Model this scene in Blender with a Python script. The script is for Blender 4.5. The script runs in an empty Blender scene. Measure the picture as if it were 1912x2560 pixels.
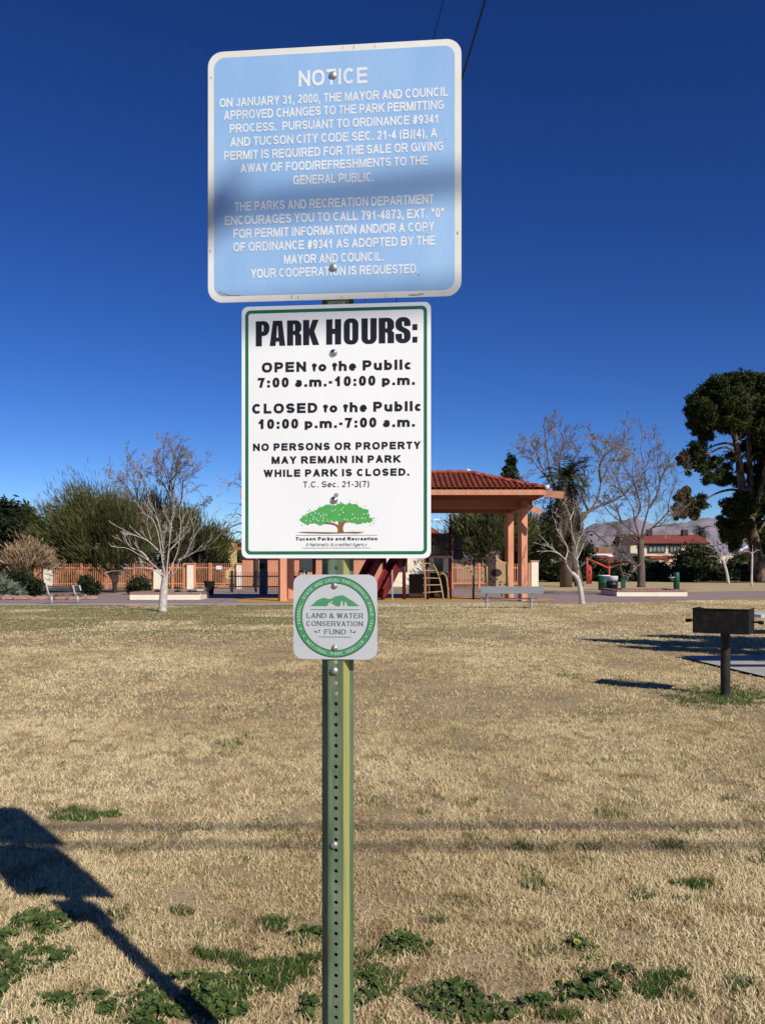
import bpy, math, random
import numpy as np
from mathutils import Vector, Matrix

SC = bpy.context.scene
COL = SC.collection
R = math.radians
# ------------------------------------------------------------------ camera, sky, sun, exposure
F, CX, HY, H = 2141.0, 956.0, 1415.0, 1.44          # focal length in photo pixels, centre column, horizon row, eye height
cam_d = bpy.data.cameras.new('camera')
cam = bpy.data.objects.new('camera', cam_d); COL.objects.link(cam)
cam.location = (0, 0, H); cam.rotation_euler = (R(90), 0, 0)
cam_d.sensor_fit = 'VERTICAL'; cam_d.sensor_height = 36; cam_d.lens = 36 * F / 2560
cam_d.shift_y = (HY - 1280) / 2560
cam_d.clip_end = 60000; cam_d.clip_start = 0.05
SC.camera = cam
SUN_AZ, SUN_EL = 37.5, 35.2                          # sun stands behind the camera, to the right
sdir = Vector((math.sin(R(SUN_AZ)) * math.cos(R(SUN_EL)), -math.cos(R(SUN_AZ)) * math.cos(R(SUN_EL)), math.sin(R(SUN_EL))))
W = bpy.data.worlds.new('World'); SC.world = W; W.use_nodes = True
wn = W.node_tree; wn.nodes.clear()
sky = wn.nodes.new('ShaderNodeTexSky'); sky.sky_type = 'NISHITA'; sky.sun_disc = False
sky.sun_elevation = R(SUN_EL); sky.sun_rotation = R(180 - SUN_AZ)
sky.altitude = 2500; sky.air_density = 1.0; sky.dust_density = 0.0; sky.ozone_density = 4.5
hsv = wn.nodes.new('ShaderNodeHueSaturation'); hsv.inputs['Hue'].default_value = .512; hsv.inputs['Saturation'].default_value = 1.2; hsv.inputs['Value'].default_value = 1.0
gam = wn.nodes.new('ShaderNodeGamma'); gam.inputs['Gamma'].default_value = 1.25
bg = wn.nodes.new('ShaderNodeBackground'); bg.inputs['Strength'].default_value = 0.061
wo = wn.nodes.new('ShaderNodeOutputWorld')
wn.links.new(sky.outputs[0], hsv.inputs['Color']); wn.links.new(hsv.outputs[0], gam.inputs[0]); wn.links.new(gam.outputs[0], bg.inputs[0]); wn.links.new(bg.outputs[0], wo.inputs[0])
sl = bpy.data.lights.new('sun', 'SUN'); sl.energy = 4.8; sl.angle = R(0.53); sl.color = (1.0, 0.95, 0.87)
so = bpy.data.objects.new('sun', sl); COL.objects.link(so)
so.rotation_euler = (-sdir).to_track_quat('-Z', 'Y').to_euler(); so.location = (30, -40, 40)
SC.view_settings.view_transform = 'Standard'; SC.view_settings.look = 'None'
SC.view_settings.exposure = 0.0; SC.view_settings.gamma = 1.0
SC.cycles.max_bounces = 6; SC.cycles.diffuse_bounces = 3; SC.cycles.use_denoising = True

# ------------------------------------------------------------------ helpers
def P(px, py, Y): return Vector(((px - CX) / F * Y, Y, H - (py - HY) / F * Y))
def GY(py): return F * H / (py - HY)
def PG(px, py): Y = GY(py); return Vector(((px - CX) / F * Y, Y, 0))
ORI = {}
def origin_of(o): return ORI.get(o.name, Vector((0, 0, 0)))

def tag(o, label=None, cat=None, group=None, kind=None):
    if label: o['label'] = label
    if cat: o['category'] = cat
    if group: o['group'] = group
    if kind: o['kind'] = kind
    return o
def thing(name, label, cat, loc=(0, 0, 0), group=None):
    o = bpy.data.objects.new(name, None); COL.objects.link(o)
    o.location = loc; o.empty_display_size = .2; ORI[o.name] = Vector(loc)
    return tag(o, label, cat, group)
def link(name, me, mat, parent=None, loc=None):
    o = bpy.data.objects.new(name, me); COL.objects.link(o)
    for m in (mat if isinstance(mat, (list, tuple)) else [mat]): me.materials.append(m)
    if parent is not None:
        o.parent = parent; ORI[o.name] = origin_of(parent)
        me.transform(Matrix.Translation(-origin_of(parent)))
    elif loc is not None:
        o.location = loc; ORI[o.name] = Vector(loc)
        me.transform(Matrix.Translation(-Vector(loc)))
    return o
def dup(root, loc, label=None, rotz=None):
    r = root.copy(); COL.objects.link(r); r.location = loc
    if rotz is not None: r.rotation_euler = (0, 0, rotz)
    if label: r['label'] = label
    for ch in list(root.children):
        c = ch.copy(); COL.objects.link(c); c.parent = r
        for g in list(ch.children):
            d = g.copy(); COL.objects.link(d); d.parent = c
    return r

class MB:
    """collects verts and faces in world metres; build() links them as one mesh object"""
    def __init__(s): s.v = []; s.f = []; s.m = []; s.mi = 0
    def add(s, vs, fs):
        k = len(s.v); s.v += [tuple(v) for v in vs]
        s.f += [tuple(i + k for i in f) for f in fs]; s.m += [s.mi] * len(fs); return s
    def box(s, c, size, rz=0.0, M=None):
        x, y, z = (d / 2 for d in size)
        vs = [Vector((a * x, b * y, d * z)) for d in (-1, 1) for a, b in ((-1, -1), (1, -1), (1, 1), (-1, 1))]
        T = M if M is not None else Matrix.Translation(Vector(c)) @ Matrix.Rotation(rz, 4, 'Z')
        return s.add([T @ v for v in vs], [(3, 2, 1, 0), (4, 5, 6, 7), (0, 1, 5, 4), (1, 2, 6, 5), (2, 3, 7, 6), (3, 0, 4, 7)])
    def bar(s, a, b, w, h, up=(0, 0, 1)):
        a = Vector(a); b = Vector(b); d = (b - a); L = d.length; d.normalize()
        up = Vector(up)
        if abs(d.dot(up)) > .95: up = Vector((0, 1, 0))
        x = d.cross(up).normalized(); z = x.cross(d)
        M = Matrix((( x.x, d.x, z.x, (a.x + b.x) / 2), (x.y, d.y, z.y, (a.y + b.y) / 2), (x.z, d.z, z.z, (a.z + b.z) / 2), (0, 0, 0, 1)))
        return s.box(None, (w, L, h), M=M)
    def tube(s, pts, rad, n=6, cap=True):
        pts = [Vector(p) for p in pts]
        if not isinstance(rad, (list, tuple)): rad = [rad] * len(pts)
        vs = []; ref = None
        for i, p in enumerate(pts):
            t = (pts[min(i + 1, len(pts) - 1)] - pts[max(i - 1, 0)])
            if t.length < 1e-9: t = Vector((0, 0, 1))
            t.normalize()
            if ref is None: ref = t.orthogonal().normalized()
            ref = (ref - t * ref.dot(t))
            ref = ref.normalized() if ref.length > 1e-6 else t.orthogonal().normalized()
            b = t.cross(ref)
            for k in range(n):
                a = 2 * math.pi * k / n
                vs.append(p + (ref * math.cos(a) + b * math.sin(a)) * rad[i])
        fs = []
        for i in range(len(pts) - 1):
            for k in range(n):
                k2 = (k + 1) % n
                fs.append((i * n + k, i * n + k2, (i + 1) * n + k2, (i + 1) * n + k))
        if cap:
            fs.append(tuple(range(n - 1, -1, -1))); L = (len(pts) - 1) * n; fs.append(tuple(L + k for k in range(n)))
        return s.add(vs, fs)
    def lathe(s, prof, n=20, M=None):
        vs = []; fs = []; M = M or Matrix()
        for r, z in prof:
            for k in range(n):
                a = 2 * math.pi * k / n; vs.append(M @ Vector((r * math.cos(a), r * math.sin(a), z)))
        for i in range(len(prof) - 1):
            for k in range(n):
                k2 = (k + 1) % n; fs.append((i * n + k, i * n + k2, (i + 1) * n + k2, (i + 1) * n + k))
        fs.append(tuple(range(n - 1, -1, -1))); L = (len(prof) - 1) * n; fs.append(tuple(L + k for k in range(n)))
        return s.add(vs, fs)
    def prism(s, poly, z0, z1, M=None):
        """poly in xy, from z0 to z1, then through M"""
        M = M or Matrix(); n = len(poly)
        vs = [M @ Vector((x, y, z)) for z in (z0, z1) for x, y in poly]
        return s.add(vs, [tuple(range(n - 1, -1, -1)), tuple(range(n, 2 * n))] + [(i, (i + 1) % n, n + (i + 1) % n, n + i) for i in range(n)])
    def build(s, name, mat, parent=None, loc=None, smooth=False, bevel=0):
        me = bpy.data.meshes.new(name); me.from_pydata(s.v, [], s.f)
        if isinstance(mat, (list, tuple)): me.polygons.foreach_set('material_index', s.m)
        if smooth: me.polygons.foreach_set('use_smooth', [True] * len(me.polygons))
        o = link(name, me, mat, parent, loc)
        if bevel:
            b = o.modifiers.new('bevel', 'BEVEL'); b.width = bevel; b.segments = 2; b.limit_method = 'ANGLE'; b.angle_limit = R(40)
        return o

def np_mesh(name, V, faces, mat, parent=None, loc=None, tint=None):
    """V (N,3) floats, faces (M,k) ints all of k corners; tint one float per vert"""
    me = bpy.data.meshes.new(name); V = np.ascontiguousarray(V, np.float32); Fc = np.ascontiguousarray(faces, np.int32)
    k = Fc.shape[1]
    me.vertices.add(len(V)); me.vertices.foreach_set('co', V.ravel())
    me.loops.add(Fc.size); me.loops.foreach_set('vertex_index', Fc.ravel())
    me.polygons.add(len(Fc)); me.polygons.foreach_set('loop_start', np.arange(0, Fc.size, k, dtype=np.int32))
    me.update(calc_edges=True)
    if tint is not None:
        a = me.attributes.new('tint', 'FLOAT', 'POINT'); a.data.foreach_set('value', np.ascontiguousarray(tint, np.float32))
    return link(name, me, mat, parent, loc)

# value noise for scattering
def vnoise(x, y, seed=0):
    xi = np.floor(x).astype(np.int64); yi = np.floor(y).astype(np.int64); xf = x - xi; yf = y - yi
    def h(a, b):
        n = (a * 374761393 + b * 668265263 + seed * 974634777) & 0x7fffffff
        n = ((n ^ (n >> 13)) * 1274126177) & 0x7fffffff
        return ((n ^ (n >> 16)) & 0xffff) / 65535.0
    u = xf * xf * (3 - 2 * xf); v = yf * yf * (3 - 2 * yf)
    return (h(xi, yi) * (1 - u) + h(xi + 1, yi) * u) * (1 - v) + (h(xi, yi + 1) * (1 - u) + h(xi + 1, yi + 1) * u) * v
def fbm(x, y, seed=0, o=4):
    s = 0; a = .5
    for i in range(o): s = s + a * vnoise(x * 2 ** i, y * 2 ** i, seed + i); a *= .5
    return s / (1 - .5 ** o)

# ------------------------------------------------------------------ materials
def mat(name, c, c2=None, rough=.7, scale=5.0, detail=5.0, bump=0.0, bscale=None, metal=0.0, spec=.3, tint=None, mixpos=(.35, .65), stretch=None, coords='Object'):
    m = bpy.data.materials.new(name); m.use_nodes = True; nt = m.node_tree; b = nt.nodes['Principled BSDF']
    b.inputs['Roughness'].default_value = rough; b.inputs['Metallic'].default_value = metal
    b.inputs['Specular IOR Level'].default_value = spec
    b.inputs['Base Color'].default_value = (*c, 1)
    tc = nt.nodes.new('ShaderNodeTexCoord'); src = tc.outputs[coords]
    if stretch:
        mp = nt.nodes.new('ShaderNodeMapping'); mp.inputs['Scale'].default_value = stretch; nt.links.new(src, mp.inputs[0]); src = mp.outputs[0]
    if c2 is not None:
        n = nt.nodes.new('ShaderNodeTexNoise'); n.inputs['Scale'].default_value = scale; n.inputs['Detail'].default_value = detail
        nt.links.new(src, n.inputs['Vector'])
        r = nt.nodes.new('ShaderNodeValToRGB'); r.color_ramp.elements[0].position = mixpos[0]; r.color_ramp.elements[1].position = mixpos[1]
        r.color_ramp.elements[0].color = (*c, 1); r.color_ramp.elements[1].color = (*c2, 1)
        nt.links.new(n.outputs['Fac'], r.inputs[0]); out = r.outputs[0]
        if tint is not None:
            at = nt.nodes.new('ShaderNodeAttribute'); at.attribute_name = 'tint'
            mx = nt.nodes.new('ShaderNodeMix'); mx.data_type = 'RGBA'
            nt.links.new(at.outputs['Fac'], mx.inputs['Factor']); nt.links.new(out, mx.inputs[6]); mx.inputs[7].default_value = (*tint, 1); out = mx.outputs[2]
        nt.links.new(out, b.inputs['Base Color'])
    if bump:
        n2 = nt.nodes.new('ShaderNodeTexNoise'); n2.inputs['Scale'].default_value = bscale or scale * 4; n2.inputs['Detail'].default_value = 6
        nt.links.new(src, n2.inputs['Vector'])
        bp = nt.nodes.new('ShaderNodeBump'); bp.inputs['Strength'].default_value = bump; bp.inputs['Distance'].default_value = .02
        nt.links.new(n2.outputs['Fac'], bp.inputs['Height']); nt.links.new(bp.outputs[0], b.inputs['Normal'])
    return m
def leafmat(name, dark, light, third, rough=.75):
    """foliage: colour varies leaf by leaf with the tint attribute"""
    m = bpy.data.materials.new(name); m.use_nodes = True; nt = m.node_tree; b = nt.nodes['Principled BSDF']
    b.inputs['Roughness'].default_value = rough; b.inputs['Specular IOR Level'].default_value = .15
    at = nt.nodes.new('ShaderNodeAttribute'); at.attribute_name = 'tint'
    r = nt.nodes.new('ShaderNodeValToRGB'); e = r.color_ramp.elements
    e[0].position = 0; e[0].color = (*dark, 1); e[1].position = .55; e[1].color = (*light, 1)
    k = e.new(1.0); k.color = (*third, 1)
    nt.links.new(at.outputs['Fac'], r.inputs[0]); nt.links.new(r.outputs[0], b.inputs['Base Color'])
    return m
M = {}
M['sign_blue'] = mat('faded blue sheeting', (.245, .43, .70), (.34, .53, .77), rough=.45, scale=4, detail=8, mixpos=(.3, .75), stretch=(1.6, 1, .45))
M['sign_white'] = mat('ivory sheeting', (.70, .69, .62), (.77, .76, .70), rough=.45, scale=9)
M['letter_white'] = mat('aged white lettering', (.68, .71, .72), (.78, .80, .80), rough=.5, scale=14)
M['panel_white'] = mat('bright white panel', (.83, .835, .81), (.88, .88, .86), rough=.4, scale=5, detail=9, stretch=(1, 1, .3))
M['green_line'] = mat('green border paint', (.015, .135, .065), (.02, .16, .08), rough=.4, scale=12)
M['black_letter'] = mat('black lettering', (.012, .012, .016), (.02, .018, .02), rough=.4, scale=20)
M['logo_green'] = mat('leaf green print', (.08, .36, .08), (.10, .40, .10), rough=.45, scale=40)
M['logo_brown'] = mat('brown print', (.26, .12, .04), rough=.45)
M['alu'] = mat('brushed aluminium sheet', (.58, .60, .60), (.66, .67, .66), rough=.42, scale=6, metal=.25)
M['ring_green'] = mat('emblem green', (.06, .26, .11), (.085, .31, .14), rough=.45, scale=5)
M['ring_dark'] = mat('emblem outline', (.02, .04, .035), rough=.5)
M['emblem_text'] = mat('emblem grey lettering', (.10, .11, .12), rough=.5)
M['ring_text'] = mat('pale green lettering', (.50, .66, .50), rough=.5)
M['chrome'] = mat('bright bolt steel', (.62, .62, .63), rough=.18, metal=1.0)
M['zinc'] = mat('dull zinc bolt', (.52, .52, .50), (.36, .35, .34), rough=.48, metal=.8, scale=90)
M['post_green'] = mat('green post enamel', (.085, .135, .07), (.19, .235, .155), rough=.4, scale=22, detail=9, bump=.12, bscale=70, stretch=(1.6, 1.6, .25), spec=.5, mixpos=(.38, .7))
M['post_gloss'] = mat('yellow green enamel with painted gloss', (.36, .35, .105), (.20, .265, .13), rough=.45, scale=7, stretch=(14, 14, .5), mixpos=(.5, .68), spec=.4)  # gloss stripe of the sunlit side, put into the colour as yellow green

# ------------------------------------------------------------------ the sign plane
SA = R(5.3)                                                # the signs are turned a little to the left
T_ = Vector((math.cos(SA), -math.sin(SA), 0)); N_ = Vector((-math.sin(SA), -math.cos(SA), 0))
P0 = Vector((-.113, 2.08, 0))
def sp(px, py):
    d = Vector(((px - CX) / F, 1, -(py - HY) / F)); C = Vector((0, 0, H))
    q = C + d * (N_.dot(P0 - C) / N_.dot(d))
    return (q - P0).dot(T_), q.z
def SM(off=0.0):
    """sheet frame: x along the sign, y up, z toward the viewer, 'off' metres in front of the sign's face"""
    q = P0 + N_ * off
    return Matrix(((T_.x, 0, N_.x, q.x), (T_.y, 0, N_.y, q.y), (0, 1, 0, 0), (0, 0, 0, 1)))
def rrect(x0, y0, x1, y1, r, n=8):
    pts = []
    for cx, cy, a0 in ((x1 - r, y1 - r, 0), (x0 + r, y1 - r, 90), (x0 + r, y0 + r, 180), (x1 - r, y0 + r, 270)):
        for i in range(n + 1):
            a = R(a0 + 90 * i / n); pts.append((cx + r * math.cos(a), cy + r * math.sin(a)))
    return pts
def sheet(rings, name, m, parent, off):
    """flat painted area: outline plus holes, filled"""
    cu = bpy.data.curves.new(name, 'CURVE'); cu.dimensions = '2D'; cu.fill_mode = 'FRONT'
    for ring in rings:
        s = cu.splines.new('POLY'); s.points.add(len(ring) - 1); s.use_cyclic_u = True
        for p, q in zip(s.points, ring): p.co = (q[0], q[1], 0, 1)
    return curve_to(cu, name, m, parent, off)
def curve_mesh(cu):
    o = bpy.data.objects.new('outline', cu); COL.objects.link(o); bpy.context.view_layer.update()
    me = bpy.data.meshes.new_from_object(o.evaluated_get(bpy.context.evaluated_depsgraph_get()))
    bpy.data.objects.remove(o); bpy.data.curves.remove(cu); return me
def curve_to(cu, name, m, parent, off):
    me = curve_mesh(cu); me.name = name; me.materials.clear(); me.transform(SM(off)); me.update(); return link(name, me, m, parent)
# ---- plain grotesque letter shapes drawn as strokes (cap height 1)
def _el(cx, cy, rx, ry, a0, a1, n=14): return [(cx + rx * math.cos(R(a0 + (a1 - a0) * i / n)), cy + ry * math.sin(R(a0 + (a1 - a0) * i / n))) for i in range(n + 1)]
def _o(n=28):                                             # slightly squared round
    e = 2.35; pts = []
    for i in range(n):
        a = 2 * math.pi * i / n; c, s = math.cos(a), math.sin(a)
        pts.append((.5 + .5 * math.copysign(abs(c) ** (2 / e), c), .5 + .5 * math.copysign(abs(s) ** (2 / e), s)))
    return pts
O_ = [('c', _o())]
XH = .725
S_ = [_el(.5, .745, .5, .255, 12, 270) + _el(.5, .255, .5, .235, 90, -168)[1:]]
GLY = {  # advance /716, strokes in a unit box ('c' marks a closed stroke)
 'A': (722, [[(0, -.06), (.5, 1.06)], [(1, -.06), (.5, 1.06)], [(.2, .28), (.8, .28)]]),
 'B': (722, [('c', [(0, 0)] + _el(.6, .27, .4, .27, -90, 90, 8) + [(0, .54)]), ('c', [(0, .54)] + _el(.6, .77, .34, .23, -90, 90, 8) + [(0, 1)])]),
 'C': (722, [_el(.5, .5, .5, .5, 42, 318, 22)]), 'D': (722, [('c', [(0, 0)] + _el(.45, .5, .55, .5, -90, 90, 14) + [(0, 1)])]),
 'E': (667, [[(1, 1), (0, 1), (0, 0), (1, 0)], [(0, .52), (.92, .52)]]), 'F': (611, [[(1, 1), (0, 1), (0, -.1)], [(0, .5), (.86, .5)]]),
 'G': (778, [_el(.5, .5, .5, .5, 42, 330, 22) + [(1, .1), (1, .46), (.56, .46)]]), 'H': (722, [[(0, 0), (0, 1)], [(1, 0), (1, 1)], [(0, .52), (1, .52)]]),
 'I': (278, [[(.5, 0), (.5, 1)]]), 'J': (556, [[(1, 1), (1, .3)] + _el(.5, .3, .5, .3, 0, -170, 12)[1:]]),
 'K': (722, [[(0, 0), (0, 1)], [(.02, .36), (.98, 1.06)], [(.3, .56), (1.02, -.06)]]), 'L': (611, [[(0, 1), (0, 0), (1, 0)]]),
 'M': (833, [[(0, 0), (0, 1)], [(1, 0), (1, 1)], [(.05, 1.05), (.5, -.02)], [(.95, 1.05), (.5, -.02)]]), 'N': (722, [[(0, 0), (0, 1)], [(1, 0), (1, 1)], [(0, 1.0), (1, 0)]]),
 'O': (778, O_), 'P': (667, [[(0, -.1), (0, 1)] + _el(.62, .715, .38, .285, 90, -90, 12) + [(0, .43)]]), 'Q': (778, O_ + [[(.6, .25), (1, -.05)]]),
 'R': (722, [[(0, -.1), (0, 1)] + _el(.62, .73, .36, .27, 90, -90, 12) + [(0, .46)], [(.55, .46), (1, -.06)]]),
 'S': (667, S_), 'T': (611, [[(0, 1), (1, 1)], [(.5, -.1), (.5, 1)]]), 'U': (722, [[(0, 1), (0, .36)] + _el(.5, .36, .5, .36, 180, 360, 14)[1:-1] + [(1, .36), (1, 1)]]),
 'V': (667, [[(0, 1.06), (.5, -.06)], [(1, 1.06), (.5, -.06)]]), 'W': (944, [[(0, 1.06), (.26, -.06)], [(.5, 1.06), (.26, -.06)], [(.5, 1.06), (.74, -.06)], [(1, 1.06), (.74, -.06)]]),
 'X': (667, [[(0, -.05), (1, 1.05)], [(0, 1.05), (1, -.05)]]), 'Y': (667, [[(0, 1.06), (.5, .42)], [(1, 1.06), (.5, .42)], [(.5, 0), (.5, .44)]]),
 '0': (556, O_), '1': (556, [[(.62, 0), (.62, 1)], [(.6, .98), (.12, .7)]]), '2': (556, [_el(.5, .7, .5, .3, 165, -25, 14) + [(.0, 0.02), (1, 0)]]),
 '3': (556, [_el(.48, .755, .46, .245, 160, -80, 12), _el(.48, .27, .52, .265, 85, -160, 14)]), '4': (556, [[(.72, 0), (.72, 1)], [(.72, 1.0), (0, .3)], [(0, .25), (1.05, .25)]]),
 '5': (556, [[(.95, 1), (.18, 1), (.08, .5)] + _el(.48, .31, .52, .31, 125, -155, 14)]), '6': (556, [('c', _el(.5, .31, .5, .31, 0, 345, 16)), _el(.55, .42, .55, .58, 180, 62, 10)]),
 '7': (556, [[(0, 1), (1, 1), (.62, .5), (.42, -.05)]]), '8': (556, [('c', _el(.5, .27, .5, .27, 0, 345, 16)), ('c', _el(.5, .765, .44, .235, 0, 345, 16))]),
 '9': (556, [('c', _el(.5, .69, .5, .31, 0, 345, 16)), _el(.45, .58, .55, .58, 0, -118, 10)]),
 '.': (278, [[(.5, 0), (.5, .02)]]), ',': (278, [[(.55, .02), (.42, -.19)]]), ':': (333, [[(.5, 0), (.5, .02)], [(.5, .60), (.5, .62)]]), '-': (333, [[(.1, .38), (.9, .38)]]),
 '(': (333, [_el(1.15, .42, .9, .72, 118, 242, 10)]), ')': (333, [_el(-.15, .42, .9, .72, 62, -62, 10)]), '/': (278, [[(-.12, -.05), (1.12, 1.05)]]),
 '#': (600, [[(.16, -.05), (.40, 1.05)], [(.60, -.05), (.84, 1.05)], [(.02, .33), (.92, .33)], [(.08, .68), (.98, .68)]]), '"': (440, [[(.15, .76), (.15, 1)], [(.85, .76), (.85, 1)]]),
 '&': (722, [[(1.02, -.03), (.3, .64)] + _el(.42, .8, .22, .2, 200, -20, 8) + [(.1, .42)] + _el(.38, .23, .36, .24, 140, 300, 8) + [(.9, .45)]]),
 'a': (556, [[(.92, 0), (.92, .5 * XH)] + _el(.5, .72 * XH, .43, .28 * XH, 0, 160, 10), ('c', _el(.45, .27 * XH, .45, .28 * XH, 0, 345, 14))]),
 'b': (611, [[(0, 0), (0, 1)], ('c', _el(.5, .5 * XH, .5, .5 * XH, 0, 345, 16))]), 'c': (556, [_el(.5, .5 * XH, .5, .5 * XH, 42, 318, 16)]),
 'd': (611, [[(1, 0), (1, 1)], ('c', _el(.5, .5 * XH, .5, .5 * XH, 0, 345, 16))]), 'e': (556, [[(0, .5 * XH), (1, .5 * XH)] + _el(.5, .5 * XH, .5, .5 * XH, 8, 318, 18)]),
 'g': (611, [('c', _el(.5, .5 * XH, .5, .5 * XH, 0, 345, 16)), [(1, XH), (1, 0)] + _el(.5, -.05, .5, .24, 0, -160, 8)]),
 'h': (611, [[(0, 0), (0, 1)], [(0, .5 * XH)] + _el(.5, .62 * XH, .5, .38 * XH, 160, 0, 8) + [(1, 0)]]), 'i': (278, [[(.5, 0), (.5, XH)], [(.5, .985), (.5, 1)]]),
 'k': (556, [[(0, 0), (0, 1)], [(.02, .25), (.95, .78)], [(.35, .42), (1.02, -.05)]]), 'l': (278, [[(.5, 0), (.5, 1)]]),
 'm': (889, [[(0, 0), (0, XH)], [(0, .5 * XH)] + _el(.25, .66 * XH, .25, .34 * XH, 160, 0, 8) + [(.5, 0)], [(.5, .5 * XH)] + _el(.75, .66 * XH, .25, .34 * XH, 160, 0, 8) + [(1, 0)]]),
 'n': (611, [[(0, 0), (0, XH)], [(0, .5 * XH)] + _el(.5, .62 * XH, .5, .38 * XH, 160, 0, 8) + [(1, 0)]]), 'o': (611, [('c', _el(.5, .5 * XH, .5, .5 * XH, 0, 345, 18))]),
 'p': (611, [[(0, -.24), (0, XH)], ('c', _el(.5, .5 * XH, .5, .5 * XH, 0, 345, 16))]), 'r': (389, [[(0, 0), (0, XH)], [(0, .55 * XH)] + _el(.75, .55 * XH, .75, .45 * XH, 170, 95, 6)]),
 's': (556, [[(x, y * XH) for x, y in S_[0]]]), 't': (333, [[(.42, .93), (.42, .2)] + _el(.82, .16, .40, .16, 180, 285, 6), [(0, XH), (1, XH)]]),
 'u': (611, [[(0, XH), (0, .38 * XH)] + _el(.5, .38 * XH, .5, .38 * XH, 180, 340, 8), [(1, 0), (1, XH)]]), 'y': (556, [[(0, XH + .06), (.5, 0)], [(1, XH + .06), (.42, -.26)]]),
}
def _clip(poly, ylo, yhi):
    for lim, sg in ((ylo, 1), (yhi, -1)):
        out = []
        for i in range(len(poly)):
            a, b = poly[i], poly[(i + 1) % len(poly)]; da, db = (a[1] - lim) * sg, (b[1] - lim) * sg
            if da >= 0: out.append(a)
            if (da >= 0) != (db >= 0):
                t = da / (da - db); out.append((a[0] + (b[0] - a[0]) * t, a[1] + (b[1] - a[1]) * t))
        poly = out
        if len(poly) < 3: return []
    return poly
def glyph(ch, t, serif=False):
    """-> (advance, [polygons]) with stroke weight t"""
    adv, strokes = GLY[ch]; A = adv / 716; sb = .02 if ch in '/()trf' else .075; wd = max(A - 2 * sb, t)
    if ch in '.:,Iil': wd = max(wd, t)
    polys = []; low = ch in 'pgy,()/'; ylo = -.34 if low else (-.012 if ch in 'OQCGSUJ035689abcdeostu' else 0); yhi = 1.12 if ch in '()' else (1.012 if ch in 'OQCGS0368' else 1.0)
    if ch in 'acemnoprsuy' and ch != 'i': yhi = XH + .012
    ext = t / 2
    for st in strokes:
        closed = isinstance(st, tuple); pts = st[1] if closed else st
        if ch in 'bdghikt':                                  # keep the x-height true once strokes have weight
            xe = (XH - t) / (1 - t); pts = [(x, y * xe / XH if 0 <= y <= XH + .001 else (y if y < 0 else xe + (y - XH) * (1 - xe) / (1 - XH))) for x, y in pts]
        q = [(sb + t / 2 + x * (wd - t), t / 2 + y * (1 - t)) for x, y in pts] if ch not in 'acemnoprsuy' else [(sb + t / 2 + x * (wd - t), (t / 2 + (y / XH) * (XH - t))) for x, y in pts]
        d = [q[0]]
        for p in q[1:]:
            if math.hypot(p[0] - d[-1][0], p[1] - d[-1][1]) > 1e-4: d.append(p)
        q = d; n = len(q)
        if closed and math.hypot(q[0][0] - q[-1][0], q[0][1] - q[-1][1]) < 1e-4: q = q[:-1]; n -= 1
        ends = []
        if not closed:
            q = list(q)
            for i, j in ((0, 1), (-1, -2)):
                dx, dy = q[i][0] - q[j][0], q[i][1] - q[j][1]; L = math.hypot(dx, dy)
                flat = ch in 'CGSJ23569acesrtg()' and n > 4
                if serif: ends.append((q[i], abs(dy / L)))
                e = 0 if flat else ext
                q[i] = (q[i][0] + dx / L * e, q[i][1] + dy / L * e)
        Lf = []; Rt = []
        for i in range(n):
            a = q[i - 1] if (i > 0 or closed) else None; b = q[(i + 1) % n] if (i < n - 1 or closed) else None
            ns = []
            for u, v in ((a, q[i]), (q[i], b)):
                if u is None or v is None: continue
                dx, dy = v[0] - u[0], v[1] - u[1]; L = math.hypot(dx, dy); ns.append((-dy / L, dx / L))
            if len(ns) == 1: nx, ny = ns[0]; k = 1
            else:
                nx, ny = ns[0][0] + ns[1][0], ns[0][1] + ns[1][1]; L = math.hypot(nx, ny) or 1e-6; nx /= L; ny /= L
                k = min(1 / max(nx * ns[0][0] + ny * ns[0][1], .3), 1.8)
            hw = t / 2
            if serif: hw = t / 2 * (.62 + .75 * abs(nx))               # thick stems, thin arms
            Lf.append((q[i][0] + nx * hw * k, q[i][1] + ny * hw * k)); Rt.append((q[i][0] - nx * hw * k, q[i][1] - ny * hw * k))
        for i in range(n if closed else n - 1):
            j = (i + 1) % n; c = _clip([Lf[i], Rt[i], Rt[j], Lf[j]], ylo, yhi)
            if c: polys.append(c)
        for (x, y), v in ends:
            if v > .7 and (y < .2 or y > .8):
                y0, y1 = (0, .07) if y < .5 else (.93, 1); polys.append([(x - .14, y0), (x + .14, y0), (x + .14, y1), (x - .14, y1)])
            elif v < .3 and ch in 'LETF':
                polys.append([(x - .035, y - .13), (x + .035, y - .13), (x + .035, y + .13), (x - .035, y + .13)])
    return A, polys
def line_polys(body, t, spc=1.0, serif=False, shear=0.0):
    out = []; x = 0
    for ch in body:
        if ch == ' ': x += .36 * spc; continue
        A, ps = glyph(ch, t, serif)
        for k, p in enumerate(ps): out.append(([(x + a + b * shear, b) for a, b in p], k))
        x += A * spc if spc < 1 else A + (spc - 1) * .9
    xs = [a for p, _ in out for a, b in p]
    return out, min(xs), max(xs)
def lettering(name, lines, m, parent, off, serif=False):
    """lines: (text, u0, u1, v_base, cap_height, stroke weight, shear, spacing)"""
    mb = MB()
    for body, u0, u1, vb, ch, t, shear, spc in lines:
        ps, x0, x1 = line_polys(body, t, spc, serif, shear); s = (u1 - u0) / (x1 - x0)
        for p, k in ps:
            T = SM(off + k * 8e-6)
            vs = [T @ Vector((u0 + (a - x0) * s, vb + b * ch, 0)) for a, b in p]
            area = sum(p[i][0] * p[(i + 1) % len(p)][1] - p[(i + 1) % len(p)][0] * p[i][1] for i in range(len(p)))
            ix = tuple(range(len(p))); mb.add(vs, [ix if area > 0 else ix[::-1]])
    return mb.build(name, m, parent)
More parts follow.
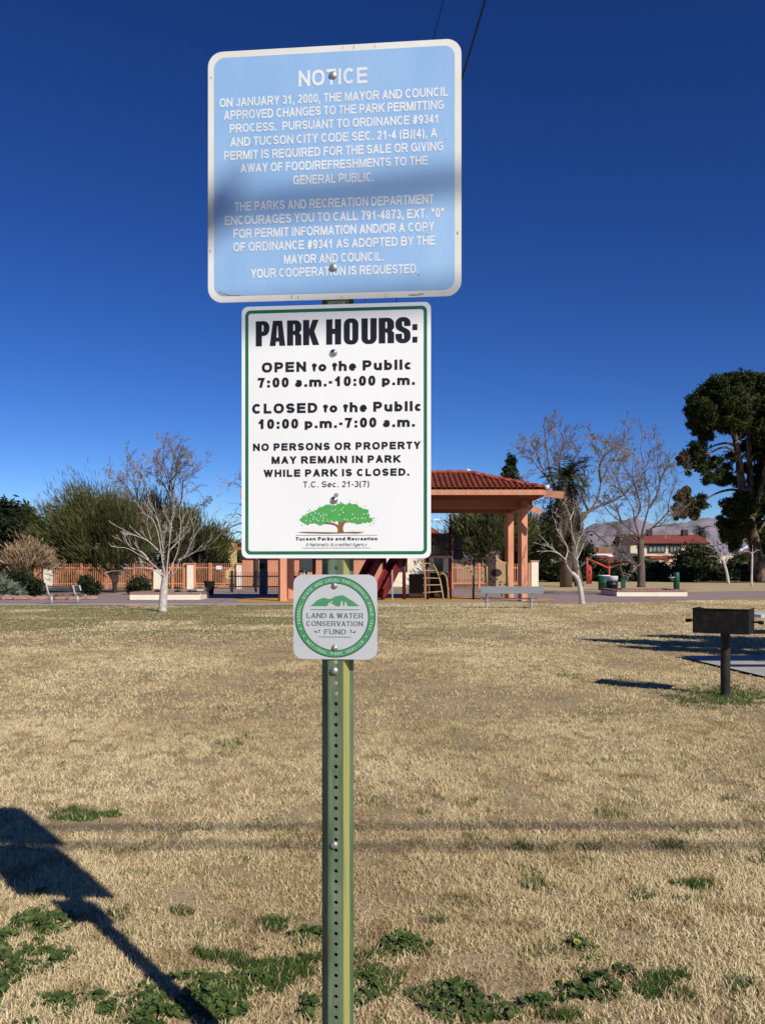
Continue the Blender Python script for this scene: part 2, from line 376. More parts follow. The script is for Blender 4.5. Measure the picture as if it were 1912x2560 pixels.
def bolt(name, px, py, r, m, parent):
    u, v = sp(px, py); T = SM(.0016) @ Matrix.Translation((u, v, 0))
    prof = [(r * 1.08, -.003), (r * 1.08, .0006)] + [(r * math.cos(R(a)), .0008 + r * .62 * math.sin(R(a))) for a in range(0, 89, 8)] + [(r * .02, .0008 + r * .62)]
    return MB().lathe(prof, 20, T).build(name, m, parent, smooth=True)

# ------------------------------------------------------------------ sign post
post = thing('sign_post', 'green perforated steel channel post with a yellow edge painted as gloss carrying three signs', 'sign post', (P0.x, P0.y, 0))
def lp(x, y, z): return P0 + T_ * x + N_ * y + Vector((0, 0, z))       # y toward the camera, 0 = face the signs lie on
PT = 2.66                                                             # post top
th = .003
# web with a row of real holes, one inch apart
web = MB(); hw = .0158; pitch = .0254; zc = .02
for i in range(int(PT / pitch)):
    z0, z1 = i * pitch, (i + 1) * pitch; zc = (z0 + z1) / 2; r = .0047; n = 16
    for y in (-.0012, -.0012 - th):
        ca = math.atan2(pitch / 2, hw); angs = sorted([2 * math.pi * k / n for k in range(n)] + [ca, math.pi - ca, math.pi + ca, 2 * math.pi - ca]); N = len(angs)
        circ = [lp(r * math.cos(a), y, zc + r * math.sin(a)) for a in angs]
        sq = []
        for a in angs:
            c, q_ = math.cos(a), math.sin(a); q = max(abs(c) / hw, abs(q_) / (pitch / 2)); sq.append(lp(c / q, y, zc + q_ / q))
        web.add(circ + sq, [(k, N + k, N + (k + 1) % N, (k + 1) % N) for k in range(N)])
    web.add([lp(r * math.cos(2 * math.pi * k / n), y, zc + r * math.sin(2 * math.pi * k / n)) for y in (-.0012, -.0012 - th) for k in range(n)],
            [(k, (k + 1) % n, n + (k + 1) % n, n + k) for k in range(n)])
web.build('perforated_web', M['post_green'], post)
def strip(profile, name, m, z1=PT):
    """folded side of the channel: polyline (x, y), given thickness, extruded upward"""
    mb = MB(); n = len(profile)
    for i in range(n - 1):
        (xa, ya), (xb, yb) = profile[i], profile[i + 1]
        L = math.hypot(xb - xa, yb - ya); nx, ny = -(yb - ya) / L * th, (xb - xa) / L * th
        q = [(xa, ya), (xb, yb), (xb + nx, yb + ny), (xa + nx, ya + ny)]
        vs = [lp(x, y, z) for z in (0, z1) for x, y in q]
        mb.add(vs, [(3, 2, 1, 0), (4, 5, 6, 7), (0, 1, 5, 4), (1, 2, 6, 5), (2, 3, 7, 6), (3, 0, 4, 7)])
    return mb.build(name, m, post)
strip([(-.0392, -.0335), (-.0270, -.0335)], 'flange', M['post_green'])
strip([(-.0270, -.0320), (-.0160, -.0030)], 'side_wall', M['post_green'])
strip([(.0160, -.0030), (.0270, -.0320)], 'side_wall', M['post_gloss'])
strip([(.0270, -.0335), (.0392, -.0335)], 'flange', M['post_green'])
MB().add([lp(x, y, z) for z in (0, 1.12) for x, y in ((-.0150, -.0135), (.0150, -.0135), (.0150, -.0165), (-.0150, -.0165))], [(3, 2, 1, 0), (4, 5, 6, 7), (0, 1, 5, 4), (1, 2, 6, 5), (2, 3, 7, 6), (3, 0, 4, 7)]).build('inner_sleeve', M['post_green'], post)
for py in (1677, 2112):
    bolt('bolt', 836, py, .0088, M['zinc'], post)

# ------------------------------------------------------------------ blue notice sign
def board(name, u0, v0, u1, v1, r, m, parent):
    return MB().prism(rrect(u0, v0, u1, v1, r), 0, .002, SM(0)).build(name, m, parent)
def zr(x, y, ox, oy, s): return sp(ox + x / s, oy + y / s)
Z1 = lambda x, y: zr(x, y, 500, 80, 2.4294)
Z2 = lambda x, y: zr(x, y, 580, 740, 3.1769)
Z3 = lambda x, y: zr(x, y, 700, 1220, 4.8071)
NSC = (-.3065 - .004, 2.067, .3035 - .004, 2.675)
u0 = sp(521, 440)[0]; u1 = sp(1153, 430)[0]
v1 = (sp(560, 130)[1] + sp(1120, 99)[1]) / 2; v0 = (sp(560, 757)[1] + sp(1120, 741)[1]) / 2
sign = thing('notice_sign', 'large square faded blue notice with white lettering and border at the top of the post', 'sign', tuple(P0 + Vector((0, 0, v0))))
board('panel', u0, v0, u1, v1, .036, M['sign_white'], sign)
sheet([rrect(u0 + .0158, v0 + .0158, u1 - .0158, v1 - .0158, .026)], 'blue_field', M['sign_blue'], sign, .0026)
def ln(Z, body, x0, x1, tl, bl, tr, br, bold, shear=0.0, spc=1.0):
    ym = (bl + br) / 2; a = Z(x0, bl)[0]; b = Z(x1, br)[0]
    vb = Z((x0 + x1) / 2, ym)[1]; vt = Z((x0 + x1) / 2, (tl + tr) / 2)[1]
    return (body, a, b, vb, vt - vb, bold, shear, spc)
rq = random.Random(12)
M['scuff'] = mat('scuffed bare sheeting', (.33, .31, .28), (.46, .44, .40), rough=.7, scale=60)
scf = []
for x, y, w_, h_ in ((150, 1590, 22, 6), (185, 1597, 30, 5), (225, 1600, 26, 4), (128, 1578, 12, 8), (1300, 1598, 50, 3), (1345, 1592, 26, 3), (245, 362, 4, 4), (1378, 1228, 5, 5), (1330, 1475, 7, 4), (560, 1608, 2, 14), (600, 1612, 2, 10), (868, 98, 1.5, 14), (936, 94, 1.5, 16), (1062, 90, 1.5, 14), (1130, 1602, 1.5, 18), (860, 1612, 12, 2), (1565, 1220, 4, 10), (70, 280, 4, 5), (66, 1330, 3, 12), (320, 690, 3, 3), (1492, 655, 4, 3), (905, 1560, 4, 3), (420, 1545, 3, 3), (1180, 1540, 6, 2)):
    scf.append([Z1(x + w_ * math.cos(a) * rq.uniform(.6, 1.2), y + h_ * math.sin(a) * rq.uniform(.6, 1.2)) for a in [2 * math.pi * i / 7 for i in range(7)]])
sheet(scf, 'scuff_marks', M['scuff'], sign, .0036)
lettering('title_lettering', [ln(Z1, 'NOTICE', 597, 1017, 238, 335, 218, 318, .2)], M['letter_white'], sign, .0032)
body = [('ON JANUARY 31, 2000, THE MAYOR AND COUNCIL', 122, 1505, 402, 460, 343, 397), ('APPROVED CHANGES TO THE PARK PERMITTING', 148, 1480, 480, 537, 420, 475),
        ('PROCESS.  PURSUANT TO ORDINANCE #9341', 183, 1445, 558, 613, 508, 562), ('AND TUCSON CITY CODE SEC. 21-4 (B)(4), A', 186, 1440, 640, 696, 592, 648),
        ('PERMIT IS REQUIRED FOR THE SALE OR GIVING', 150, 1478, 724, 781, 672, 727), ('AWAY OF FOOD/REFRESHMENTS TO THE', 248, 1382, 803, 858, 757, 812),
        ('GENERAL PUBLIC.', 567, 1055, 872, 930, 857, 914), ('THE PARKS AND RECREATION DEPARTMENT', 213, 1418, 1031, 1088, 993, 1050),
        ('ENCOURAGES YOU TO CALL 791-4873, EXT. "0"', 153, 1480, 1115, 1172, 1077, 1133), ('FOR PERMIT INFORMATION AND/OR A COPY', 205, 1422, 1196, 1253, 1160, 1216),
        ('OF ORDINANCE #9341 AS ADOPTED BY THE', 205, 1427, 1279, 1335, 1242, 1298), ('MAYOR AND COUNCIL.', 511, 1115, 1353, 1410, 1340, 1395),
        ('YOUR COOPERATION IS REQUESTED.', 310, 1325, 1438, 1495, 1414, 1470)]
lettering('paragraph_lettering', [ln(Z1, *b, .195, 0, .96) for b in body], M['letter_white'], sign, .0032)
bolt('bolt', 833, 190, .0102, M['zinc'], sign); bolt('bolt', 834, 670, .0102, M['zinc'], sign)

# ------------------------------------------------------------------ white park hours sign
u0 = sp(605, 1080)[0]; u1 = sp(1077, 1080)[0]
v1 = (sp(640, 766)[1] + sp(1040, 757)[1]) / 2; v0 = (sp(640, 1397)[1] + sp(1040, 1394)[1]) / 2
sign = thing('hours_sign', 'tall white park hours sign with thin green border and a green tree emblem', 'sign', tuple(P0 + Vector((0, 0, v0))))
board('panel', u0, v0, u1, v1, .016, M['panel_white'], sign)
bi, bt = .0093, .0077
sheet([rrect(u0 + bi, v0 + bi, u1 - bi, v1 - bi, .013), rrect(u0 + bi + bt, v0 + bi + bt, u1 - bi - bt, v1 - bi - bt, .007)], 'border', M['green_line'], sign, .0026)
def arc(cx, cy, rx, ry, a0, a1, n=7): return [(cx + rx * math.cos(R(a0 + (a1 - a0) * i / n)), cy + ry * math.sin(R(a0 + (a1 - a0) * i / n))) for i in range(n + 1)]
bowl = [(.24, .58)] + [(.265, .58)] + arc(.265, .63, .045, .05, -90, 0, 3) + arc(.265, .8, .045, .05, 0, 90, 3) + [(.24, .85)]
GL = {
 'P': [[(0, 0), (0, 1)] + arc(.30, .76, .24, .24, 90, 0) + arc(.30, .66, .24, .25, 0, -90) + [(.24, .41), (.24, 0)], bowl],
 'A': [[(0, 0), (.13, 1), (.49, 1), (.62, 0), (.385, 0), (.37, .17), (.25, .17), (.235, 0)], [(.268, .33), (.352, .33), (.322, .8), (.298, .8)]],
 'R': [[(0, 0), (0, 1)] + arc(.32, .76, .24, .24, 90, 0) + arc(.42, .62, .14, .1, 0, -60, 4) + arc(.42, .38, .14, .1, 60, 0, 4) + [(.56, 0), (.32, 0), (.32, .34)] + arc(.26, .36, .06, .07, 0, 90, 3) + [(.24, .43), (.24, 0)], [(a, b + .0) for a, b in bowl]],
 'K': [[(0, 0), (0, 1), (.24, 1), (.24, .62), (.37, 1), (.61, 1), (.44, .54), (.63, 0), (.38, 0), (.25, .40), (.24, .40), (.24, 0)]],
 'H': [[(0, 0), (0, 1), (.24, 1), (.24, .62), (.34, .62), (.34, 1), (.58, 1), (.58, 0), (.34, 0), (.34, .42), (.24, .42), (.24, 0)]],
 'O': [rrect(0, -.012, .58, 1.012, .24), rrect(.24, .15, .34, .85, .048, 4)],
 'U': [[(0, 1), (0, .24)] + arc(.24, .228, .24, .24, 180, 270) + arc(.34, .228, .24, .24, 270, 360) + [(.58, 1), (.34, 1), (.34, .2)] + arc(.29, .2, .05, .05, 0, -180, 6) + [(.24, 1)]],
 'S': [[(.56, .66), (.56, .76)] + arc(.31, .772, .25, .24, 0, 90) + arc(.25, .772, .25, .24, 90, 180) + [(0, .67), (.03, .57), (.1, .5), (.28, .4), (.315, .35), (.32, .2)] + arc(.28, .195, .04, .045, 0, -180, 6) + [(.24, .36), (0, .36), (0, .24)]
       + arc(.25, .228, .25, .24, 180, 270) + arc(.31, .228, .25, .24, 270, 360) + [(.56, .36), (.53, .46), (.46, .53), (.28, .63), (.245, .68), (.24, .8)] + arc(.28, .805, .04, .045, 180, 0, 6) + [(.32, .66)]],
 ':': [[(0, 0), (.2, 0), (.2, .23), (0, .23)], [(0, .49), (.2, .49), (.2, .72), (0, .72)]],
}
rings = []
spans = [('P', 192, 300), ('A', 302, 426), ('R', 440, 553), ('K', 567, 694), ('H', 750, 868), ('O', 889, 1005), ('U', 1029, 1150), ('R', 1166, 1288), ('S', 1299, 1418), (':', 1433, 1472)]
for ch, xa, xb in spans:
    xm = (xa + xb) / 2; top = 200 + (xm - 192) / (1475 - 192) * (172 - 200); bot = 398 + (xm - 192) / (1475 - 192) * (375 - 398)
    ua, ub = Z2(xa, bot)[0], Z2(xb, bot)[0]
    vb = Z2(830, 386.5)[1]; vt = Z2(830, 186)[1]; wmax = max(p[0] for p in GL[ch][0])
    for ring in GL[ch]: rings.append([(ua + x / wmax * (ub - ua), vb + y * (vt - vb)) for x, y in ring])
sheet(rings, 'title_lettering', M['black_letter'], sign, .0026)
B2 = .25
hl = [ln(Z2, 'OPEN to the Public', 240, 1420, 525, 605, 510, 590, B2, 0, 1.06), ln(Z2, '7:00 a.m.-10:00 p.m.', 207, 1452, 648, 727, 632, 709, B2, 0, 1.06),
      ln(Z2, 'CLOSED to the Public', 163, 1500, 853, 933, 840, 918, B2, 0, 1.06), ln(Z2, '10:00 p.m.-7:00 a.m.', 210, 1452, 976, 1054, 965, 1042, B2, 0, 1.06),
      ln(Z2, 'NO PERSONS OR PROPERTY', 167, 1498, 1172, 1230, 1157, 1217, B2, 0, 1.08), ln(Z2, 'MAY REMAIN IN PARK', 317, 1342, 1275, 1333, 1265, 1324, B2, 0, 1.08),
      ln(Z2, 'WHILE PARK IS CLOSED.', 253, 1408, 1380, 1438, 1369, 1428, B2, 0, 1.08), ln(Z2, 'T.C. Sec. 21-3(7)', 567, 1090, 1473, 1521, 1469, 1517, .15, 0, 1.0),
      ln(Z2, 'Tucson Parks and Recreation', 508, 1155, 1915, 1942, 1914, 1941, .24, 0, 1.03), ln(Z2, 'A Nationally Accredited Agency', 585, 1075, 1961, 1987, 1960, 1986, .12, .28, 1.0)]
lettering('lettering', hl, M['black_letter'], sign, .0026)
def zrect(Z, x0, y0, x1, y1): a = Z(x0, y1); b = Z(x1, y0); return [(a[0], a[1]), (b[0], a[1]), (b[0], b[1]), (a[0], b[1])]
sheet([zrect(Z2, 508, 1898, 1155, 1902.5), zrect(Z2, 560, 2000, 1100, 2003.5)], 'emblem_rule', M['black_letter'], sign, .0026)
rng = random.Random(4)
top = [(545, 1775), (560, 1750), (590, 1728), (640, 1715), (680, 1690), (720, 1675), (760, 1655), (800, 1665), (840, 1650), (870, 1640), (900, 1662), (950, 1645), (1000, 1660), (1040, 1690), (1080, 1700), (1092, 1735), (1085, 1760), (1120, 1775), (1100, 1800), (1060, 1800)]
bot = [(1010, 1812), (960, 1805), (900, 1796), (850, 1788), (790, 1796), (740, 1806), (690, 1820), (650, 1808), (600, 1815), (565, 1805)]
outl = []
pts = top + bot
for i, (x, y) in enumerate(pts):
    x2, y2 = pts[(i + 1) % len(pts)]
    for k in range(5):
        t = k / 5; outl.append((x + (x2 - x) * t + rng.uniform(-7, 7), y + (y2 - y) * t + rng.uniform(-8, 8)))
leafr = [[Z2(*p) for p in outl]]
def fleck(x, y, s, rg): return [Z2(x + s * rg.uniform(.5, 1.1) * math.cos(a), y + s * rg.uniform(.5, 1.1) * math.sin(a)) for a in [2 * math.pi * i / 6 for i in range(6)]]
for x, y, s in ((1128, 1765, 7), (1140, 1785, 5), (1122, 1805, 6), (1100, 1822, 5), (1148, 1768, 4), (620, 1700, 6), (605, 1712, 5), (700, 1668, 4), (940, 1630, 4), (995, 1640, 5), (530, 1782, 4), (555, 1822, 5), (1060, 1668, 5)): leafr.append(fleck(x, y, s, rng))
sheet(leafr, 'tree_emblem', M['logo_green'], sign, .0026)
hol = []
for i in range(60):
    x = rng.uniform(580, 1080); yt = 1660 + abs(x - 870) * .2; y = rng.uniform(yt + 15, 1790)
    if all(math.hypot(x - hx, y - hy) > 20 for hx, hy in [h[0] for h in hol]): hol.append(((x, y), [Z2(x + q[0], y + q[1]) for q in ((-4, 5), (0, -7), (5, -3), (3, 6))]))
sheet([h[1] for h in hol], 'emblem_highlight', M['panel_white'], sign, .0031)
trunk = [(835, 1878), (845, 1862), (842, 1840), (825, 1822), (790, 1812), (735, 1808), (735, 1800), (800, 1800), (838, 1815), (852, 1822), (848, 1794), (862, 1790), (872, 1800), (884, 1790), (915, 1788), (898, 1805), (885, 1830), (882, 1855), (892, 1876), (960, 1872), (1055, 1874), (1000, 1884), (900, 1882), (760, 1886), (600, 1882), (515, 1876), (600, 1873), (760, 1876)]
sheet([[Z2(*p) for p in trunk]], 'trunk_emblem', M['logo_brown'], sign, .0034)
bolt('bolt', 834, 883, .0092, M['chrome'], sign); bolt('bolt', 835.5, 1250.5, .0092, M['chrome'], sign)
uh, vh = sp(841, 1238)
MB().lathe([(.0054, 0), (.0054, .0008), (.0001, .0008)], 16, SM(.0022) @ Matrix.Translation((uh, vh, 0))).build('punched_hole', M['zinc'], sign)

# ------------------------------------------------------------------ small square emblem sign
u0 = sp(734, 1540)[0]; u1 = sp(943, 1540)[0]; v1 = sp(838, 1436.5)[1]; v0 = sp(838, 1648)[1]
sign = thing('emblem_sign', 'small square silver sign with a round green ring emblem below the park hours sign', 'sign', tuple(P0 + Vector((0, 0, v0))))
board('panel', u0, v0, u1, v1, .024, M['alu'], sign)
cu_, cv_ = Z3(663, 1548); k3 = (Z3(1146, 1548)[0] - Z3(180, 1548)[0]) / 966
def circ(r, n=72): return [(cu_ + r * math.cos(2 * math.pi * i / n), cv_ + r * math.sin(2 * math.pi * i / n)) for i in range(n)]
sheet([circ(484 * k3), circ(474 * k3)], 'ring_outline', M['ring_dark'], sign, .0026)
sheet([circ(474 * k3), circ(404 * k3)], 'ring', M['ring_green'], sign, .0026)
sheet([circ(404 * k3), circ(396 * k3)], 'ring_outline', M['ring_dark'], sign, .0026)
def E(x, y): return (cu_ + (x - 663) * k3, cv_ - (y - 1548) * k3)
mount = [(365, 1420), (400, 1395), (440, 1358), (480, 1335), (530, 1320), (565, 1332), (600, 1338), (640, 1322), (660, 1305), (720, 1295), (750, 1288), (785, 1305), (820, 1328), (870, 1358), (910, 1385), (955, 1418), (820, 1420), (803, 1385), (790, 1352), (778, 1385), (772, 1420), (762, 1420), (757, 1370), (745, 1342), (733, 1385), (725, 1420), (680, 1420), (650, 1402), (628, 1388), (600, 1384), (640, 1370), (637, 1355), (612, 1358), (622, 1366), (590, 1378), (578, 1392), (585, 1402), (560, 1420)]
sheet([[E(*p) for p in mount]], 'mountain_emblem', M['ring_green'], sign, .0026)
def erect(x0, y0, x1, y1): return [E(x0, y1), E(x1, y1), E(x1, y0), E(x0, y0)]
for r_ in ((365, 1459, 955, 1465), (468, 1784, 855, 1790)): sheet([erect(*r_)], 'rule', M['emblem_text'], sign, .0026)
def el(body, x0, x1, t, b): return (body, E(x0, b)[0], E(x1, b)[0], E(x0, b)[1], (b - t) * k3, .13, 0, 1.1)
lettering('lettering', [el('LAND & WATER', 320, 1003, 1503, 1562), el('CONSERVATION', 320, 1000, 1598, 1657), el('FUND', 530, 795, 1696, 1754)], M['emblem_text'], sign, .0026, True)
for s in (-1, 1):
    orn = []
    c = 663 + s * 215
    orn.append([E(c + s * q[0], q[1]) for q in ((35, 1712), (12, 1722), (-8, 1730), (8, 1738), (26, 1732))])
    orn.append([E(c + s * q[0], q[1]) for q in ((-30, 1700), (-18, 1702), (-16, 1714), (-24, 1720), (-34, 1712))])
    orn.append([E(c + s * q[0], q[1]) for q in ((-28, 1723), (-20, 1723), (-20, 1738), (-28, 1738))])
    sheet(orn, 'leaf_emblem', M['ring_dark'], sign, .0026)
ring_mb = MB()
def ringtext(body, a0, a1, rad, h, flip):
    n = len(body)
    for i, ch in enumerate(body):
        if ch == ' ': continue
        a = R(a0 + (a1 - a0) * i / (n - 1)); A, ps = glyph(ch, .17)
        rot = (a - math.pi / 2) if not flip else (a + math.pi / 2)
        cx, cy = cu_ + rad * math.cos(a), cv_ + rad * math.sin(a)
        for k, p in enumerate(ps):
            T = SM(.0032 + k * 8e-6); vs = []
            for x, y in p:
                lx, ly = (x - A / 2) * h * .92, (y - .5) * h
                vs.append(T @ Vector((cx + lx * math.cos(rot) - ly * math.sin(rot), cy + lx * math.sin(rot) + ly * math.cos(rot), 0)))
            ring_mb.add(vs, [tuple(range(len(p)))])
ringtext('A FEDERAL, STATE AND LOCAL PARTNERSHIP SINCE 1965', 199, -19, 438 * k3, 34 * k3, False)
ringtext('NATIONAL PARK SERVICE', 222, 318, 438 * k3, 34 * k3, True)
for sx in (-1, 1):
    ring_mb.add([SM(.0032) @ Vector((*E(663 + sx * 373 + 9 * math.cos(t), 1778 + 9 * math.sin(t)), 0)) for t in [-2 * math.pi * i / 10 for i in range(10)]], [tuple(range(10))])
ring_mb.build('ring_lettering', M['ring_text'], sign)
bolt('bolt', 836.5, 1464.5, .0076, M['zinc'], sign); bolt('bolt', 837, 1619.5, .0076, M['zinc'], sign)

# ================================================================== ground, paths, slab
M['lawn'] = mat('dormant lawn soil', (.43, .33, .19), (.29, .215, .125), rough=.95, scale=1.2, detail=8, bump=.6, bscale=40, spec=.05)
g = MB(); g.add([(-16000, -60, 0), (16000, -60, 0), (16000, 30000, 0), (-16000, 30000, 0)], [(0, 1, 2, 3)])
tag(g.build('ground', M['lawn']), kind='structure')
M['paver'] = mat('pinkish paving', (.36, .255, .23), (.29, .215, .20), rough=.85, scale=2.5, bump=.2, bscale=50, spec=.1)
M['concrete'] = mat('pale concrete', (.46, .43, .39), (.38, .355, .33), rough=.85, scale=1.8, bump=.2, bscale=60, spec=.1)
M['mulch'] = mat('golden wood chips', (.60, .35, .12), (.42, .23, .075), rough=.9, scale=9, bump=1.0, bscale=22, spec=.05)
def flat(name, pts, z, m, kind='structure'):
    b = MB(); b.add([(x, y, z) for x, y in pts], [tuple(range(len(pts)))]); return tag(b.build(name, m), kind=kind)
near_edge = [(-60, 31.0), (-14, 31.4), (-4, 31.6), (2.5, 33.2), (9, 33.4), (12.5, 35.5), (19, 41), (40, 52)]
far_edge = [(40, 62), (22, 49.5), (16, 47), (9.5, 50.5), (4, 52.3), (-14, 52.3), (-14.6, 40.5), (-16, 36.2), (-60, 36.2)]
flat('plaza', near_edge + far_edge, .004, M['paver'])
flat('footpath', [(-60, 31.0), (-14, 31.4), (-4, 31.6), (2.5, 33.2), (5.5, 33.3), (5.5, 34.6), (1.5, 34.2), (-4.6, 32.9), (-14, 32.5), (-60, 32.6)], .008, M['concrete'])
flat('playground_mulch', [(-5.6, 33.3), (-4.5, 33.1), (1.0, 34.3), (6.6, 34.8), (7.4, 36.5), (6.9, 39), (2, 40.5), (-5, 40), (-6.2, 36)], .012, M['mulch'])
M['far_lawn'] = mat('distant dormant lawn', (.52, .405, .23), (.42, .32, .17), rough=.95, scale=.5, detail=8, bump=.5, bscale=9, spec=.03)
flat('far_lawn', [(9.6, 50.6), (16, 47.1), (22, 49.6), (40, 62.1), (90, 62), (90, 84), (8, 84)], .002, M['far_lawn'])
flat('picnic_slab', [(4.62, 13.45), (4.95, 10.3), (10.5, 10.75), (10.2, 13.9)], .03, M['concrete'])

# lawn: blades of dormant grass, thinning to coarser blades with distance
rs = np.random.RandomState(7)
def edge_y(x): return np.interp(x, [p[0] for p in near_edge], [p[1] for p in near_edge])
GREEN = [(211, 2040, 70, 18), (301, 2288, 30, 13), (445, 2283, 40, 11), (550, 2393, 52, 18), (706, 2430, 110, 45), (555, 2490, 70, 35), (683, 2320, 55, 18), (750, 2362, 24, 12), (982, 2442, 30, 24), (1460, 2440, 22, 12), (1656, 2465, 60, 30), (1700, 2490, 40, 16), (1853, 2471, 36, 18), (1187, 2005, 17, 8), (1488, 2123, 24, 10), (1309, 2123, 30, 12), (1326, 2216, 30, 12), (1520, 2038, 40, 9), (1680, 2115, 40, 10), (1060, 2035, 14, 6), (1740, 2220, 50, 12), (1095, 2305, 24, 10), (570, 1775, 14, 4), (575, 1860, 30, 8), (560, 1772, 12, 4), (1420, 1690, 34, 5), (1185, 2005, 14, 8), (1830, 1998, 20, 5), (1600, 2245, 40, 12), (900, 2390, 30, 10), (1400, 2545, 60, 14)]
GRILLP = (1800, 1744, 130, 24)
# clover and mallow leaves near the post
CLOVER = [(102, 2315, 80, 36), (40, 2412, 95, 55), (142, 2410, 50, 24), (10, 2360, 40, 30), (5, 2480, 25, 28), (150, 2515, 58, 22), (255, 2500, 38, 12), (288, 2532, 44, 20), (390, 2525, 85, 52), (515, 2490, 75, 45), (560, 2525, 60, 30), (640, 2455, 50, 25), (470, 2450, 40, 14), (926, 2460, 48, 52), (780, 2520, 26, 30), (1008, 2367, 54, 24), (1124, 2505, 80, 46), (1060, 2490, 22, 14), (1228, 2530, 54, 26), (1350, 2517, 36, 22), (1436, 2367, 38, 20), (1506, 2453, 26, 12), (1564, 2433, 26, 14), (1442, 2488, 54, 20), (1535, 2482, 26, 18), (1480, 2465, 16, 12), (770, 2340, 40, 14), (100, 2240, 14, 7), (410, 2320, 8, 6), (60, 2560, 30, 10)]
CGRASS = [(x, y, rx * .8, ry * .8) for x, y, rx, ry in CLOVER]
def patches(px, py, lst, nz):
    m = np.zeros_like(px)
    for x, y, rx, ry in lst: m = np.maximum(m, 1.25 - np.hypot((px - x) / rx, (py - y) / ry) + (nz - .5) * 2.0)
    return m
def blades(n, Ya, Yb, wid, hgt, seg2):
    Y = np.sqrt(rs.uniform(Ya ** 2, Yb ** 2, n)); x = rs.uniform(-1, 1, n) * (.47 * Y + 1.0)
    slab = (x > 4.6 + (13.45 - Y) * .1) & (Y > 10.3) & (Y < 13.6)
    ok = (Y < edge_y(x)) & ~slab
    # tufts: density modulated by noise
    t = fbm(x * 9, Y * 9, 3, 3); big = fbm(x * .55, Y * .33, 11, 4); mid = fbm(x * 2.3, Y * 1.6, 5, 3)
    gp = patches(CX + x / Y * F, HY + H / Y * F, GREEN + [GRILLP], fbm(x * 17, Y * 15, 21, 3)) > .35
    ok &= (gp & (rs.rand(n) < .8)) | (rs.rand(n) < np.clip(.22 + 1.7 * (t - .28), .12, 1) * np.clip(.5 + 1.6 * (mid - .2), .4, 1) * np.clip(.35 + 3.2 * (big - .22), .35, 1))
    Y, x, t, big, mid = Y[ok], x[ok], t[ok], big[ok], mid[ok]; n = len(Y)
    px = CX + x / Y * F; py = HY + H / Y * F
    gr = patches(px, py, GREEN + [GRILLP], fbm(x * 17, Y * 15, 21, 3))
    green = (gr > .35) | ((patches(px, py, CGRASS, fbm(x * 12, Y * 12, 61, 2)) > .45) & (rs.rand(n) < .55))
    # green winter strip beside the path
    far = 1.35 * np.clip((Y - 16.0) / 5, 0, 1) * np.clip((3.0 - x) / 7 + .15, .0, 1) + .45 * np.clip((Y - 25) / 4, 0, 1) * np.clip(1 - abs(x - 6.5) / 4, 0, 1)
    strip = fbm(x * .35, Y * .55, 31, 3)
    fgreen = far * np.clip((strip - .30) * 4.5, 0, 1)
    sparse = (fbm(x * 6, Y * 6, 41, 2) > .70) & (rs.rand(n) < .55)
    h = hgt * rs.uniform(.55, 1.25, n) * np.where(green, 1.25, .75 + .6 * mid)
    az = rs.uniform(0, 2 * np.pi, n); lean = rs.uniform(.45, 1.45, n) * np.where(green, .6, 1)
    dx, dy = np.cos(az), np.sin(az); wv = wid * rs.uniform(.7, 1.3, n)
    fa = rs.uniform(0, 2 * np.pi, n); sx, sy = np.cos(fa) * wv / 2, np.sin(fa) * wv / 2 * .6
    tx = x + dx * np.sin(lean) * h; ty = Y + dy * np.sin(lean) * h; tz = np.maximum(np.cos(lean), .12) * h
    base = np.stack([x, Y, np.zeros(n)], 1)
    tint = np.clip(.5 + rs.normal(0, .16, n) * (1 - .6 * np.clip((Y - 7) / 11, 0, 1)) + (big - .5) * .95 + (mid - .5) * .35, .02, .66)
    tint = tint - .30 * (1 - .7 * np.clip((Y - 7) / 11, 0, 1)) * (fbm(x * 10, Y * 7, 51, 2) > .66); tint = np.clip(tint, .0, .66)
    tint = np.where(sparse & (rs.rand(n) < .7), .80, tint)
    pg = np.clip(fgreen, 0, 1); tint = np.where(rs.rand(n) < pg * .85, rs.uniform(.72, .86, n), tint)
    few = patches(px, py, [q for q in GREEN if q[2] < 45], fbm(x * 17, Y * 15, 21, 3)) > .35
    tint = np.where(green & (rs.rand(n) < np.where(few, .5, .88)), rs.uniform(.88, 1.0, n), tint)
    A = base + np.stack([sx, sy, 0 * sx], 1); B = base - np.stack([sx, sy, 0 * sx], 1)
    mx = x + (tx - x) * .45 + 0 * x; my = Y + (ty - Y) * .45; mz = tz * .72
    Mp = np.stack([mx, my, mz], 1); s3 = np.stack([sx, sy, 0 * sx], 1) * .75
    tip = np.stack([tx, ty, tz], 1)
    if seg2:
        V = np.stack([A, B, Mp - s3, Mp + s3, tip], 1).reshape(-1, 3); k = np.arange(n)[:, None] * 5
        Fc = np.concatenate([k + np.array([0, 1, 2]), k + np.array([0, 2, 3]), k + np.array([3, 2, 4])]); tn = np.repeat(tint, 5)
    else:
        V = np.stack([A, B, tip], 1).reshape(-1, 3); Fc = np.arange(3 * n).reshape(-1, 3); tn = np.repeat(tint, 3)
    return V, Fc, tn
